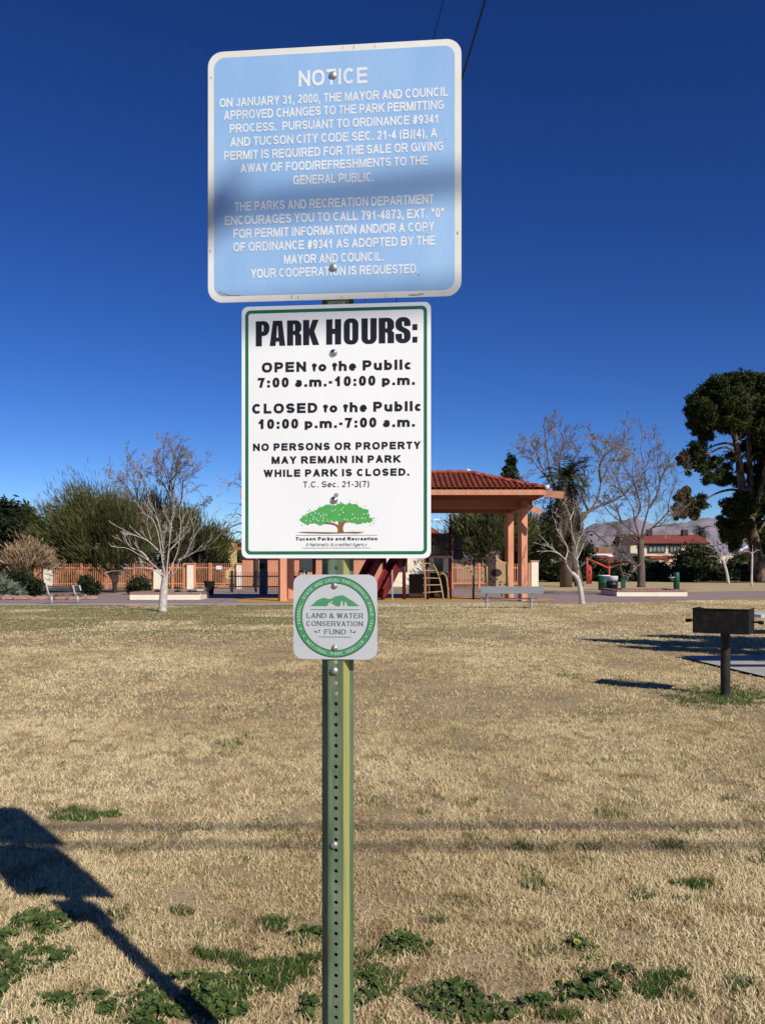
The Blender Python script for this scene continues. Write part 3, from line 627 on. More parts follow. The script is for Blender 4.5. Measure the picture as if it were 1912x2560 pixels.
def rampmat(name, stops, rough=.8, spec=.1):
    m = bpy.data.materials.new(name); m.use_nodes = True; nt = m.node_tree; b = nt.nodes['Principled BSDF']
    b.inputs['Roughness'].default_value = rough; b.inputs['Specular IOR Level'].default_value = spec
    at = nt.nodes.new('ShaderNodeAttribute'); at.attribute_name = 'tint'; r = nt.nodes.new('ShaderNodeValToRGB'); e = r.color_ramp.elements
    e[0].position, e[0].color = stops[0][0], (*stops[0][1], 1); e[1].position, e[1].color = stops[-1][0], (*stops[-1][1], 1)
    for p, c in stops[1:-1]: k = e.new(p); k.color = (*c, 1)
    nt.links.new(at.outputs['Fac'], r.inputs[0]); nt.links.new(r.outputs[0], b.inputs['Base Color']); return m
M['blades'] = rampmat('dry grass blades', [(0, (.34, .235, .125)), (.3, (.50, .38, .195)), (.5, (.635, .51, .28)), (.68, (.735, .61, .365)), (.70, (.21, .20, .062)), (.86, (.105, .135, .034)), (.88, (.045, .085, .02)), (1.0, (.075, .125, .03))])
parts = [blades(620000, 2.35, 4.6, .0036, .029, True), blades(470000, 4.6, 8, .0056, .031, False), blades(420000, 8, 15, .0095, .032, False), blades(560000, 15, 36, .020, .030, False)]
off = 0; Vs, Fs_, Ts = [], [], []
for V, Fc, t in parts: Vs.append(V); Fs_.append(Fc + off); Ts.append(t); off += len(V)
tag(np_mesh('lawn_grass', np.concatenate(Vs), np.concatenate(Fs_), M['blades'], tint=np.concatenate(Ts)), 'short tan dormant lawn with scattered green tufts', 'grass', kind='stuff')

cv = []; ct = []; cf = []
for x, y, rx, ry in CLOVER:
    c = PG(x, y); a = PG(x + rx, y).x - c.x; b = (GY(y - ry) - GY(y + ry)) / 2
    n = int(math.pi * a * b * 7500) + 8
    for i in range(n):
        ang = rs.uniform(0, 6.283); r = math.sqrt(rs.rand()) * 1.22 * (1 + .25 * math.sin(3 * ang + x))
        lx, ly = c.x + a * r * math.cos(ang), c.y + b * r * math.sin(ang)
        if float(fbm(np.array([lx * 16]), np.array([ly * 16]), 77, 3)[0]) < .31 + .09 * r: continue
        R0 = rs.uniform(.0065, .0165); h = rs.uniform(.012, .034) * (1.15 - .5 * r)
        nx, ny = rs.normal(0, .33, 2); nv = Vector((nx + .1, ny - .15, 1)).normalized(); u = nv.orthogonal().normalized(); w = nv.cross(u)
        k = len(cv); cv.append((lx, ly, h - R0 * .22)); ph = rs.uniform(0, 6.28); m_ = 10
        tt = float(np.clip(rs.normal(.45, .2), 0, .93)) if rs.rand() > .004 else 1.0
        ct.append(tt)
        for q in range(m_):
            t_ = 2 * math.pi * q / m_; rr = R0 * (1.0 if q % 2 else .84) * (0.45 if q == 0 else 1); p = u * math.cos(t_ + ph) * rr + w * math.sin(t_ + ph) * rr
            cv.append((lx + p.x, ly + p.y, h + p.z)); ct.append(tt)
        for q in range(m_): cf.append((k, k + 1 + q, k + 1 + (q + 1) % m_))
M['clover'] = rampmat('clover leaves', [(0, (.028, .052, .012)), (.5, (.058, .092, .018)), (.94, (.11, .15, .03)), (1.0, (.38, .30, .06))], rough=.6, spec=.3)
tag(np_mesh('clover_weeds', np.array(cv), np.array(cf), M['clover'], tint=np.array(ct)), 'dark green clover and mallow weeds in the near lawn', 'weeds', kind='stuff')

# ================================================================== foliage and branch builders
def leafcloud(centers, radii, n, size, seed, flat_=1.0, elong=1.0, droop=None, shell=.55):
    """n leaf-sized quads spread through a set of clumps -> V, F, tint"""
    r = np.random.RandomState(seed); centers = np.array(centers, float); radii = np.array(radii, float)
    if radii.ndim == 1: radii = np.repeat(radii[:, None], 3, 1) * np.array([1, 1, flat_])
    vol = radii.prod(1) ** .72; idx = r.choice(len(centers), n, p=vol / vol.sum())
    d = r.normal(size=(n, 3)); d /= np.linalg.norm(d, axis=1)[:, None]
    rad = (shell + (1 - shell) * r.rand(n)) * (1 + r.normal(0, .13, n)); inner = r.rand(n) < .3; rad[inner] *= r.rand(inner.sum())
    p = centers[idx] + d * rad[:, None] * radii[idx]
    # break the surface into smaller tufts
    f1 = fbm(p[:, 0] * 1.3 / radii.mean() + 9, p[:, 1] * .9 / radii.mean() + p[:, 2] * 1.3 / radii.mean(), seed, 3)
    p += d * (f1[:, None] - .5) * radii[idx] * .55
    u = r.normal(size=(n, 3)); u /= np.linalg.norm(u, axis=1)[:, None]
    if droop is not None: u = u * (1 - droop) + np.array([0, 0, -1]) * droop; u /= np.linalg.norm(u, axis=1)[:, None]
    w = np.cross(u, r.normal(size=(n, 3))); w /= np.linalg.norm(w, axis=1)[:, None] + 1e-9
    s = size * r.uniform(.6, 1.4, n)[:, None]; a = u * s * elong; b = w * s * .5
    V = np.stack([p - a * .5, p + b * .5, p + a * .5, p - b * .5], 1).reshape(-1, 3)
    tint = np.clip(.32 + r.normal(0, .16, n) + (f1 - .5) * .9, 0, 1)
    return V, np.arange(4 * n).reshape(-1, 4), np.repeat(tint, 4)
def merge(lst):
    o = 0; V, Fc, T = [], [], []
    for v, f, t in lst: V.append(v); Fc.append(f + o); T.append(t); o += len(v)
    return np.concatenate(V), np.concatenate(Fc), np.concatenate(T)
M['leaf_olive'] = leafmat('olive foliage', (.030, .036, .014), (.070, .080, .028), (.13, .125, .045))
M['leaf_verde'] = leafmat('palo verde sprays', (.040, .046, .014), (.095, .098, .030), (.17, .150, .055))
M['leaf_dark'] = leafmat('dark evergreen foliage', (.012, .018, .009), (.032, .042, .016), (.075, .080, .03))
M['leaf_pine'] = leafmat('pine needles', (.012, .020, .006), (.050, .060, .014), (.13, .125, .032))
M['leaf_brown'] = leafmat('dead brown needles', (.05, .032, .018), (.13, .085, .045), (.24, .17, .09))
M['leaf_tan'] = leafmat('straw coloured dry shrub', (.20, .13, .075), (.34, .235, .135), (.44, .33, .20))
M['leaf_twig'] = leafmat('brownish twig haze', (.055, .042, .026), (.13, .10, .062), (.22, .165, .105))
M['leaf_sage'] = leafmat('grey green sage leaves', (.07, .09, .065), (.16, .19, .135), (.25, .28, .20))
M['bark_dark'] = mat('dark bark', (.035, .027, .02), (.075, .058, .042), rough=.9, scale=9, stretch=(1, 1, .3), bump=.5)
M['bark_grey'] = mat('grey brown bark', (.16, .12, .095), (.10, .075, .06), rough=.9, scale=6, stretch=(1, 1, .3), bump=.4)
M['bark_tan'] = mat('rough pine bark', (.038, .028, .021), (.19, .135, .095), rough=.95, scale=3.0, stretch=(1, 1, .45), bump=.8, mixpos=(.42, .6))
M['bark_white'] = mat('pale bark', (.36, .31, .265), (.56, .505, .45), rough=.9, scale=9, bump=.4, mixpos=(.3, .6))
M['twig'] = mat('reddish twigs', (.22, .17, .142), (.31, .255, .215), rough=.9, scale=3)

def smooth_path(pts, k=5):
    pts = [Vector(p) for p in pts]; out = []
    for i in range(len(pts) - 1):
        a, b, c, d = pts[max(i - 1, 0)], pts[i], pts[i + 1], pts[min(i + 2, len(pts) - 1)]
        for j in range(k):
            t = j / k; out.append(.5 * ((2 * b) + (c - a) * t + (2 * a - 5 * b + 4 * c - d) * t * t + (3 * b - a - 3 * c + d) * t ** 3))
    return out + [pts[-1]]
def lerp(a, b, t): return a + (b - a) * t
tw_min = [.01]
def grow(big, small, path, r0, r1, rg, levels, nkids, ang, lfac, wob, up, minr, sides=6):
    """a limb along path with children; limbs thinner than minr go to 'small'"""
    n = len(path); rad = [lerp(r0, r1, (i / (n - 1)) ** .6) for i in range(n)]
    (big if r0 > minr else small).tube(path, rad, sides if r0 > minr else 3, cap=False)
    if levels == 0: return
    L = sum((path[i + 1] - path[i]).length for i in range(n - 1))
    for c in range(nkids):
        t = .22 + .78 * (c + rg.random()) / nkids; i = min(int(t * (n - 1)), n - 2); p = path[i].lerp(path[i + 1], t * (n - 1) - i)
        d = (path[min(i + 1, n - 1)] - path[max(i - 1, 0)]).normalized()
        ax = d.cross(Vector((rg.gauss(0, 1), rg.gauss(0, 1), rg.gauss(0, 1)))).normalized()
        nd = (Matrix.Rotation(ang * rg.uniform(.6, 1.3), 3, ax) @ d); nd.z += up * rg.uniform(.3, 1.2); nd.normalize()
        ln_ = L * lfac * rg.uniform(.6, 1.25) * (1.1 - .45 * t); seg = 5; q = p.copy(); pp = [q.copy()]
        for s in range(seg):
            nd = (nd + Vector((rg.gauss(0, wob), rg.gauss(0, wob), rg.gauss(0, wob) + up * .12))).normalized(); q = q + nd * ln_ / seg; pp.append(q.copy())
        rr = max(rad[i] * rg.uniform(.28, .45), tw_min[0]); grow(big, small, pp, rr, max(rr * .3, tw_min[0] * .7), rg, levels - 1, max(2, int(nkids * .8)), ang, lfac, wob, up, minr, 5)
def bare_tree(name, label, Y, trunk, limbs, rt, bark, twig, seed, levels=3, nkids=7, ang=.7, lfac=.42, wob=.18, up=.12, depth=1.0, rscale=.6, group=None, tw_r=.012, part_split=.02):
    """trunk and limbs are pixel polylines at distance Y; limbs leave the picture plane by 'depth' metres"""
    rg = random.Random(seed); base = P(trunk[0][0], trunk[0][1], Y); base.z = max(base.z, 0) if base.z > .2 else 0
    t = thing(name, label, 'tree', tuple(base), group)
    tp = smooth_path([base] + [P(x, y, Y) for x, y in trunk[1:]])
    big, small, tb = MB(), MB(), MB()
    n = len(tp); tb.tube(tp, [rt * (1.15 if i == 0 else lerp(1.0, .75, i / (n - 1))) for i in range(n)], 10, cap=True); tb.build('trunk', bark, t, smooth=True)
    tw_min[0] = tw_r
    for li in limbs:
        dz = rg.uniform(-depth, depth); m_ = len(li)
        path = smooth_path([P(x, y, Y + dz * (k / (m_ - 1)) ** .8) for k, (x, y) in enumerate(li)], 4)
        r = rt * rscale * rg.uniform(.75, 1.1); bare = li[0] == (1432, 1400)
        grow(big, small, path, r, max(r * .18, tw_r * .7), rg, 1 if bare else levels, 4 if bare else nkids, ang, lfac, wob, up, part_split, 7)
    if big.v: big.build('limbs', bark, t, smooth=True)
    if small.v: small.build('crown', twig, t)
    return t
def shrub(name, label, cat, Y, blobs, n, size, m, seed, trunk=None, tr=.08, bark=None, elong=1.6, group=None, depth=.8, shell=.5, base=None, droop=None):
    """blobs: (px, py, rx, ry) in pixels at distance Y"""
    k = Y / F; rg = random.Random(seed); cs, rd = [], []
    for x, y, rx, ry in blobs:
        c = P(x, y, Y + rg.uniform(-.5, .5) * rx * k * depth); cs.append(c); rd.append((rx * k, rx * k * depth, ry * k))
    b = base if base is not None else (sum(x for x, *_ in blobs) / len(blobs)); loc = (P(b, HY, Y).x, Y, 0)
    t = thing(name, label, cat, loc, group)
    V, Fc, T = leafcloud(cs, rd, n, size, seed, elong=elong, shell=shell, droop=droop)
    V[:, 2] = np.maximum(V[:, 2], .02)
    np_mesh('foliage' if cat != 'tree' else 'crown', V, Fc, m, t, tint=T)
    mb = MB(); br = bark or M['bark_dark']
    if trunk:
        for pl in trunk: mb.tube(smooth_path([P(x, y, Y) for x, y in pl], 4), [tr * (1.1 - .55 * i / (4 * (len(pl) - 1))) for i in range(4 * (len(pl) - 1) + 1)], 7)
    else:
        for c in cs[:6]: mb.tube([Vector((loc[0] + rg.uniform(-.1, .1), Y, 0)), Vector(loc).lerp(c, .5), c], [.04, .03, .015], 5)
    mb.build('trunk' if cat == 'tree' else 'stem', br, t, smooth=True)
    return t

# ================================================================== park grill
M['iron'] = mat('black painted steel', (.010, .010, .010), (.045, .026, .016), rough=.75, scale=14, detail=9, bump=.2, spec=.2, mixpos=(.5, .78))
M['iron_rust'] = mat('sooty steel tube', (.014, .013, .013), (.035, .026, .02), rough=.6, scale=7, bump=.15)
GB = PG(1812, 1740); gr = thing('park_grill', 'black steel pedestal barbecue grill standing on a green tuft in the lawn', 'grill', tuple(GB))
gt = H - (1522 - HY) / F * GB.y; gb_ = H - (1581 - HY) / F * GB.y
MB().tube([GB, GB + Vector((0, 0, gb_ + .01))], .052, 20).build('pedestal', M['iron_rust'], gr, smooth=False)
ga = R(-31); GM = Matrix.Translation((GB.x - .02, GB.y, 0)) @ Matrix.Rotation(ga, 4, 'Z')
w, d, t = .57, .42, .006
fb = MB()
for c, s in (((0, -d / 2, (gt + gb_) / 2), (w, t, gt - gb_)), ((-w / 2, 0, (gt + gb_) / 2), (t, d - 2 * t, gt - gb_)), ((w / 2, 0, (gt + gb_) / 2), (t, d - 2 * t, gt - gb_)), ((0, 0, gb_ + .002), (w + .004, d + .004, t))):
    fb.box(None, s, M=GM @ Matrix.Translation(c))
fb.build('firebox', M['iron'], gr)
rim = MB()
for c, s in (((0, -d / 2 - .004, gt + .004), (w + .02, .012, .014)), ((-w / 2, 0, gt + .004), (.012, d, .012)), ((w / 2, 0, gt + .004), (.012, d, .012)), ((-w * .38, -d / 2, gt + .013), (.09, .02, .012))):
    rim.box(None, s, M=GM @ Matrix.Translation(c))
rim.build('rim', M['iron'], gr)
grate = MB()
for i in range(15): grate.bar(GM @ Vector((-w / 2 + .03 + i * (w - .06) / 14, -d / 2 + .01, gt - .07)), GM @ Vector((-w / 2 + .03 + i * (w - .06) / 14, d / 2 + .05, gt - .07)), .009, .009)
grate.build('grate', M['iron'], gr)
for s in (-1, 1):
    a = GM @ Vector((s * (w / 2), .02, gb_ + (gt - gb_) * .47)); b = GM @ Vector((s * (w / 2 + .07), .02, gb_ + (gt - gb_) * .47)); c = GM @ Vector((s * (w / 2 + .125), .02, gb_ + (gt - gb_) * .45))
    h_ = MB().tube([a, b], .011, 8).build('handle', M['iron'], gr)
    MB().tube([b.lerp(a, .12), b, b.lerp(c, .5), c.lerp(b, .1), c], [.010, .019, .022, .020, .008], 10).build('grip', M['iron'], h_, smooth=True)

# ================================================================== picnic table on the slab
M['table_top'] = mat('weathered aluminium plank', (.62, .61, .58), (.52, .51, .49), rough=.5, scale=4, stretch=(.3, 6, 6))
M['table_dark'] = mat('dark coated bench plank', (.06, .052, .045), (.10, .085, .07), rough=.6, scale=4)
TX, TY = 5.28, 12.35
pt = thing('picnic_table', 'picnic table with a pale top and dark benches on the concrete slab behind the grill', 'picnic table', (TX + 1.1, TY, 0))
for i in range(3): MB().box((TX + 1.15, TY - .26 + i * .26, .735), (2.3, .25, .045)).build('table_plank', M['table_top'], pt, bevel=.006)
for s in (-1, 1): MB().box((TX + 1.1, TY + s * .68, .44), (2.3, .26, .045)).build('bench', M['table_dark'], pt, bevel=.006)
for x in (TX + .75, TX + 1.9):
    fr = MB()
    for s in (-1, 1): fr.tube([(x, TY + s * .55, .03), (x, TY + s * .22, .70)], .025, 8)
    fr.tube([(x, TY - .75, .40), (x, TY + .75, .40)], .022, 8); fr.build('leg_frame', M['iron_rust'], pt, smooth=True)

# ================================================================== benches by the path
M['bench_grey'] = mat('grey metal plank', (.20, .225, .235), (.25, .27, .275), rough=.5, scale=3, stretch=(.4, 4, 4))
M['bench_frame'] = mat('pale galvanised tube', (.50, .50, .48), (.42, .42, .40), rough=.45, scale=8, metal=.3)
M['bench_dark'] = mat('dark green grey slat', (.035, .045, .042), (.055, .065, .06), rough=.55, scale=5)
Y = GY(1521); xl, xr = P(1200, HY, Y).x, P(1357, HY, Y).x
bn = thing('park_bench', 'grey plank bench with flat backrest seen from behind in front of the shade pavilion', 'bench', ((xl + xr) / 2, Y, 0))
zt, zb = H - (1466 - HY) / F * Y, H - (1484 - HY) / F * Y
MB().box(((xl + xr) / 2, Y - .05, (zt + zb) / 2), (xr - xl, .05, zt - zb)).build('backrest', M['bench_grey'], bn, bevel=.008)
zs = H - (1497.5 - HY) / F * Y
MB().box(((xl + xr) / 2, Y + .30, zs), (xr - xl, .34, .05)).build('seat', M['bench_grey'], bn, bevel=.008)
for px in (1218, 1330):
    x = P(px, HY, Y).x
    lg = MB().tube([(x, Y + .24, 0), (x, Y + .22, zs - .1)], .045, 8); lg.bar((x, Y + .02, zs - .05), (x, Y + .45, zs - .05), .07, .05)
    lg.build('leg', M['bench_frame'], bn); MB().tube([(x, Y + .06, zs - .06), (x, Y - .0, zs + .12), (x, Y - .03, zt - .05)], .022, 8).build('back_bracket', M['bench_frame'], bn)
Y = 32.3
lb = thing('park_bench', 'dark slatted bench with pale curved metal frames beside the desert planting bed', 'bench', (P(160, HY, Y).x, Y, 0))
def bx(px): return P(px, HY, Y).x
for i, (py, dy) in enumerate(((1466, 0), (1470.5, .04), (1475, .08))):
    MB().bar(P(107, py, Y + dy - .02), P(200, py + .5, Y + dy + .42), .035, .055).build('backrest_slat', M['bench_dark'], lb)
for i in range(3): MB().bar(P(118, 1489, Y + .25 + i * .14), P(212, 1489.5, Y + .62 + i * .14), .12, .035).build('seat_slat', M['bench_dark'], lb)
for px, dy in ((117, 0), (183, .3), (199, .42)):
    a = P(px, 1463, Y + dy)
    MB().tube(smooth_path([a, P(px + 3, 1477, Y + dy), P(px + 7, 1487, Y + dy + .05), P(px + 12, 1490, Y + dy + .25), P(px + 34, 1488, Y + dy + .75)] if px != 199 else [a, P(px + 4, 1477, Y + dy)]), .035, 7).build('frame', M['bench_frame'], lb, smooth=True)
for px, dy in ((130, .2), (195, .5)):
    p = P(px, 1490, Y + dy); MB().tube([(p.x, p.y, 0), p], .04, 8).build('leg', M['bench_frame'], lb, smooth=True)

# ================================================================== planters
M['cream'] = mat('cream stucco', (.82, .74, .59), (.76, .68, .54), rough=.9, scale=2.5, bump=.25, bscale=90, spec=.05)
M['brick'] = mat('red brown brick cap', (.27, .155, .12), (.34, .215, .165), rough=.9, scale=7, bump=.4)
M['bedsoil'] = mat('planting soil', (.16, .095, .06), (.25, .17, .10), rough=1, scale=6, bump=.6)
def planter(label, p0, p1, depth, h):
    """front edge from p0 to p1 on the ground, going back by depth"""
    p0, p1 = Vector(p0), Vector(p1); u = (p1 - p0).normalized(); v = Vector((-u.y, u.x, 0)); L = (p1 - p0).length; ang = math.atan2(u.y, u.x)
    mid = (p0 + p1) / 2 + v * depth / 2; t = thing('planter', label, 'planter', (mid.x, mid.y, 0))
    Mx = Matrix.Translation((mid.x, mid.y, 0)) @ Matrix.Rotation(ang, 4, 'Z'); w = .22
    wl = MB(); cap = MB()
    for s in (-1, 1):
        wl.box(None, (L, w, h), M=Mx @ Matrix.Translation((0, s * (depth / 2 - w / 2), h / 2))); wl.box(None, (w, depth - 2 * w, h), M=Mx @ Matrix.Translation((s * (L / 2 - w / 2), 0, h / 2)))
    wl.build('wall', M['cream'], t)
    n = max(int(L / .2), 2)
    for s in (-1, 1):
        for i in range(n): cap.box(None, (L / n - .012, w + .08, .075), M=Mx @ Matrix.Translation((-L / 2 + (i + .5) * L / n, s * (depth / 2 - w / 2), h + .0385)))
        m_ = max(int((depth - 2 * w) / .2), 2)
        for i in range(m_): cap.box(None, (w + .08, (depth - 2 * w - .1) / m_ - .012, .075), M=Mx @ Matrix.Translation((s * (L / 2 - w / 2), -(depth / 2 - w - .05) + (i + .5) * (depth - 2 * w - .1) / m_, h + .0385)))
    cap.build('brick_cap', M['brick'], t)
    MB().box(None, (L - 2 * w, depth - 2 * w, .3), M=Mx @ Matrix.Translation((0, 0, h - .2))).build('soil', M['bedsoil'], t); return t
Yp = 36.4; planter('long low cream planter with brick cap behind the white barked tree', (P(325, HY, Yp).x, Yp, 0), (P(500, HY, Yp).x, Yp + .1, 0), 2.2, .25)
Yp = 40.6; planter('low cream planter with brick cap holding the bare tree and drinking fountain', (P(1541, HY, Yp).x, Yp, 0), (P(1717, HY, Yp).x, Yp, 0), 3.0, .23)
Yp = 41.5; bk = thing('concrete_block', 'small cream block at the right end of the long left planter', 'block', (P(505, HY, Yp).x, Yp, 0))
MB().box((P(507, HY, Yp).x, Yp, .17), (.5, .5, .34)).build('body', M['cream'], bk, bevel=.02); MB().box((P(507, HY, Yp).x, Yp, .365), (.56, .56, .05)).build('brick_cap', M['brick'], bk)
Yp = 43; sb_ = thing('low_bin', 'dark low bin between the left planter and the gate', 'bin', (P(524, HY, Yp).x, Yp, 0))
MB().lathe([(.2, 0), (.27, .62), (.29, .63), (.29, .67), (.25, .68)], 14, Matrix.Translation((P(524, HY, Yp).x, Yp, .004))).build('body', M['iron'], sb_)

# ================================================================== white bare tree, left, and small bare trees
def st(px, py): return (px, py)
Y1 = GY(1529)
wt = bare_tree('bare_tree', 'white barked leafless tree with upswept branches on the lawn edge', Y1,
    [(407, 1529), (409, 1490), (412, 1460), (414, 1445)],
    [[(414, 1447), (404, 1432), (388, 1415), (370, 1400), (345, 1385), (322, 1372), (304, 1368)], [(413, 1445), (408, 1410), (404, 1385), (399, 1350), (392, 1320), (378, 1295), (352, 1280)],
     [(414, 1444), (413, 1400), (408, 1370), (402, 1330), (395, 1300), (386, 1275), (376, 1262), (370, 1235)], [(416, 1444), (420, 1400), (424, 1360), (428, 1320), (432, 1290), (440, 1265), (448, 1255)],
     [(417, 1445), (432, 1410), (444, 1380), (450, 1340), (452, 1300), (446, 1285)], [(418, 1446), (438, 1432), (448, 1405), (466, 1385), (480, 1355), (494, 1330), (512, 1305), (520, 1290)],
     [(448, 1400), (470, 1390), (490, 1378), (505, 1362)], [(409, 1390), (392, 1372), (370, 1352), (348, 1342), (320, 1330), (306, 1322)], [(372, 1400), (355, 1380), (330, 1370), (318, 1355), (307, 1340)],
     [(406, 1440), (385, 1424), (350, 1420), (320, 1422), (300, 1427)], [(422, 1380), (440, 1360), (460, 1340), (476, 1320)], [(430, 1320), (420, 1300), (412, 1285), (405, 1262)], [(404, 1385), (420, 1362), (438, 1350), (460, 1322)],
     [(400, 1330), (412, 1330), (418, 1318)], [(378, 1350), (372, 1330), (368, 1310), (370, 1290)]],
    .135, M['bark_white'], M['bark_white'], 3, levels=3, nkids=4, ang=.5, lfac=.46, wob=.08, up=.3, depth=.9, rscale=.23, tw_r=.0065, part_split=.014)
bare_tree('bare_tree', 'small leaning bare tree with pale twisted branches right of the pavilion posts', GY(1510),
    [(1455, 1510), (1452, 1485), (1446, 1455), (1438, 1440), (1428, 1432)],
    [[(1446, 1448), (1444, 1420), (1442, 1400), (1440, 1375), (1432, 1345), (1428, 1320), (1424, 1290), (1414, 1265), (1405, 1255)], [(1430, 1434), (1417, 1415), (1412, 1400), (1398, 1385), (1378, 1370), (1360, 1350), (1345, 1335)],
     [(1412, 1400), (1418, 1380), (1416, 1365), (1405, 1345), (1392, 1325), (1386, 1300), (1378, 1290)], [(1441, 1400), (1450, 1380), (1458, 1360), (1468, 1345)], [(1444, 1420), (1460, 1410), (1478, 1392)],
     [(1440, 1372), (1446, 1350), (1455, 1335), (1462, 1310)], [(1424, 1300), (1432, 1280), (1434, 1262)], [(1398, 1385), (1378, 1378), (1350, 1378)], [(1416, 1365), (1404, 1340), (1400, 1320)], [(1443, 1405), (1434, 1385), (1436, 1365)], [(1412, 1402), (1400, 1402), (1382, 1408)]],
    .105, M['bark_white'], M['bark_white'], 5, levels=3, nkids=4, ang=.6, lfac=.44, wob=.12, up=.24, depth=.7, rscale=.27, tw_r=.0065, part_split=.014)
bare_tree('bare_tree', 'slender white bare sapling on the far lawn left of the pine trunk', 70, [(1820, 1458), (1815, 1430), (1810, 1412), (1806, 1400)],
    [[(1806, 1402), (1802, 1388), (1808, 1375), (1812, 1365)], [(1808, 1406), (1796, 1396), (1782, 1390), (1768, 1392)], [(1806, 1400), (1800, 1380), (1790, 1370), (1778, 1362)], [(1810, 1408), (1822, 1388), (1836, 1378)]], .12, M['bark_white'], M['bark_grey'], 8, levels=2, nkids=6, lfac=.5, rscale=.4, depth=.4, tw_r=.016)
bare_tree('bare_tree', 'thin straight white sapling nearest the pine trunk', 62, [(1877, 1471), (1878, 1430), (1879, 1385)],
    [[(1879, 1386), (1880, 1370), (1880, 1362)], [(1879, 1384), (1868, 1378), (1858, 1380)], [(1879, 1384), (1890, 1376), (1898, 1376)]], .085, M['bark_white'], M['bark_grey'], 9, levels=1, nkids=4, lfac=.4, rscale=.5, depth=.3, tw_r=.018)
bare_tree('bare_tree', 'tall twiggy bare tree growing from the right planter', 42.2,
    [(1602, 1468), (1602, 1430), (1601, 1390), (1600, 1352)],
    [[(1600, 1356), (1588, 1335), (1570, 1320), (1552, 1305), (1530, 1288), (1512, 1270), (1498, 1250)], [(1600, 1354), (1592, 1325), (1585, 1300), (1580, 1270), (1562, 1240), (1545, 1210), (1535, 1180), (1528, 1160)],
     [(1601, 1352), (1606, 1325), (1612, 1300), (1620, 1270), (1622, 1235), (1612, 1200), (1608, 1160), (1600, 1120), (1606, 1095)], [(1602, 1352), (1616, 1330), (1632, 1318), (1650, 1300), (1668, 1280), (1672, 1250), (1684, 1215), (1690, 1190)],
     [(1622, 1270), (1640, 1240), (1648, 1200), (1642, 1160), (1646, 1110)], [(1585, 1300), (1600, 1270), (1592, 1235), (1580, 1190), (1584, 1140)], [(1632, 1318), (1650, 1312), (1672, 1290), (1690, 1268)], [(1552, 1305), (1540, 1270), (1520, 1240)],
     [(1598, 1360), (1570, 1345), (1545, 1340), (1520, 1336)], [(1648, 1200), (1665, 1170), (1672, 1140)], [(1562, 1240), (1548, 1225), (1520, 1205)], [(1606, 1400), (1592, 1415), (1575, 1392), (1555, 1372), (1540, 1345)]],
    .20, M['bark_grey'], M['twig'], 12, levels=3, nkids=11, ang=.7, lfac=.42, wob=.2, up=.1, depth=1.8, rscale=.34, tw_r=.009, part_split=.024)
bare_tree('bare_tree', 'huge gnarled bare tree with wide crown behind the pavilion corner', 60,
    [(1447, 1466), (1440, 1430), (1432, 1390), (1430, 1350), (1440, 1310), (1462, 1285)],
    [[(1460, 1288), (1480, 1268), (1495, 1240), (1502, 1205), (1514, 1180), (1532, 1150), (1545, 1125), (1556, 1112), (1560, 1070)], [(1462, 1284), (1490, 1268), (1530, 1252), (1560, 1235), (1585, 1210), (1602, 1190)],
     [(1502, 1205), (1498, 1170), (1510, 1140), (1530, 1120), (1500, 1102), (1480, 1098)], [(1432, 1350), (1415, 1300), (1395, 1250), (1370, 1200), (1345, 1170), (1330, 1150), (1308, 1140)], [(1370, 1200), (1352, 1165), (1340, 1130), (1320, 1100)],
     [(1390, 1235), (1375, 1180), (1368, 1140), (1362, 1090), (1358, 1060)], [(1395, 1245), (1398, 1180), (1400, 1140), (1408, 1100), (1396, 1075)], [(1436, 1330), (1440, 1270), (1430, 1210), (1425, 1160)], [(1532, 1150), (1550, 1150), (1575, 1135)], [(1470, 1275), (1455, 1240), (1462, 1190), (1440, 1140)],
     [(1432, 1400), (1470, 1330), (1500, 1345), (1540, 1380), (1570, 1400), (1592, 1424)]],
    .32, M['bark_grey'], M['twig'], 15, levels=3, nkids=13, ang=.75, lfac=.36, wob=.2, up=.14, depth=2.4, rscale=.42, tw_r=.013, part_split=.035)
bare_tree('bare_tree', 'tall curly twigged bare tree rising behind the white barked tree', 62, [(430, 1470), (432, 1400), (434, 1330), (428, 1270)],
    [[(428, 1275), (424, 1240), (420, 1205), (412, 1180), (398, 1160), (380, 1145)], [(430, 1272), (432, 1230), (440, 1195), (452, 1170), (470, 1155)], [(430, 1275), (450, 1262), (456, 1230), (460, 1200), (482, 1185), (508, 1168)], [(424, 1240), (412, 1215), (395, 1195), (376, 1180)], [(426, 1230), (422, 1190), (410, 1160), (408, 1130), (412, 1112)],
     [(432, 1230), (428, 1190), (436, 1150), (440, 1120)], [(440, 1290), (450, 1280), (470, 1275), (500, 1262), (515, 1258)], [(425, 1205), (442, 1180), (444, 1150), (456, 1125)]],
    .2, M['bark_dark'], M['twig'], 21, levels=3, nkids=10, lfac=.46, wob=.24, up=.1, depth=1.4, rscale=.4, tw_r=.012, part_split=.03)
bare_tree('bare_tree', 'curly twigged bare tree left of the tallest one behind the palo verde', 66, [(340, 1472), (342, 1400), (344, 1330), (345, 1265)],
    [[(345, 1270), (344, 1230), (336, 1200), (328, 1170), (324, 1140)], [(344, 1265), (330, 1240), (312, 1222), (290, 1215), (274, 1218)], [(346, 1265), (356, 1240), (362, 1215), (360, 1190)], [(344, 1230), (352, 1200), (348, 1175)], [(330, 1240), (318, 1215), (296, 1195), (280, 1175)], [(345, 1262), (338, 1215), (320, 1190), (318, 1160)]],
    .16, M['bark_dark'], M['twig'], 22, levels=3, nkids=9, lfac=.45, wob=.25, up=.1, depth=1.2, rscale=.4, tw_r=.012, part_split=.03)
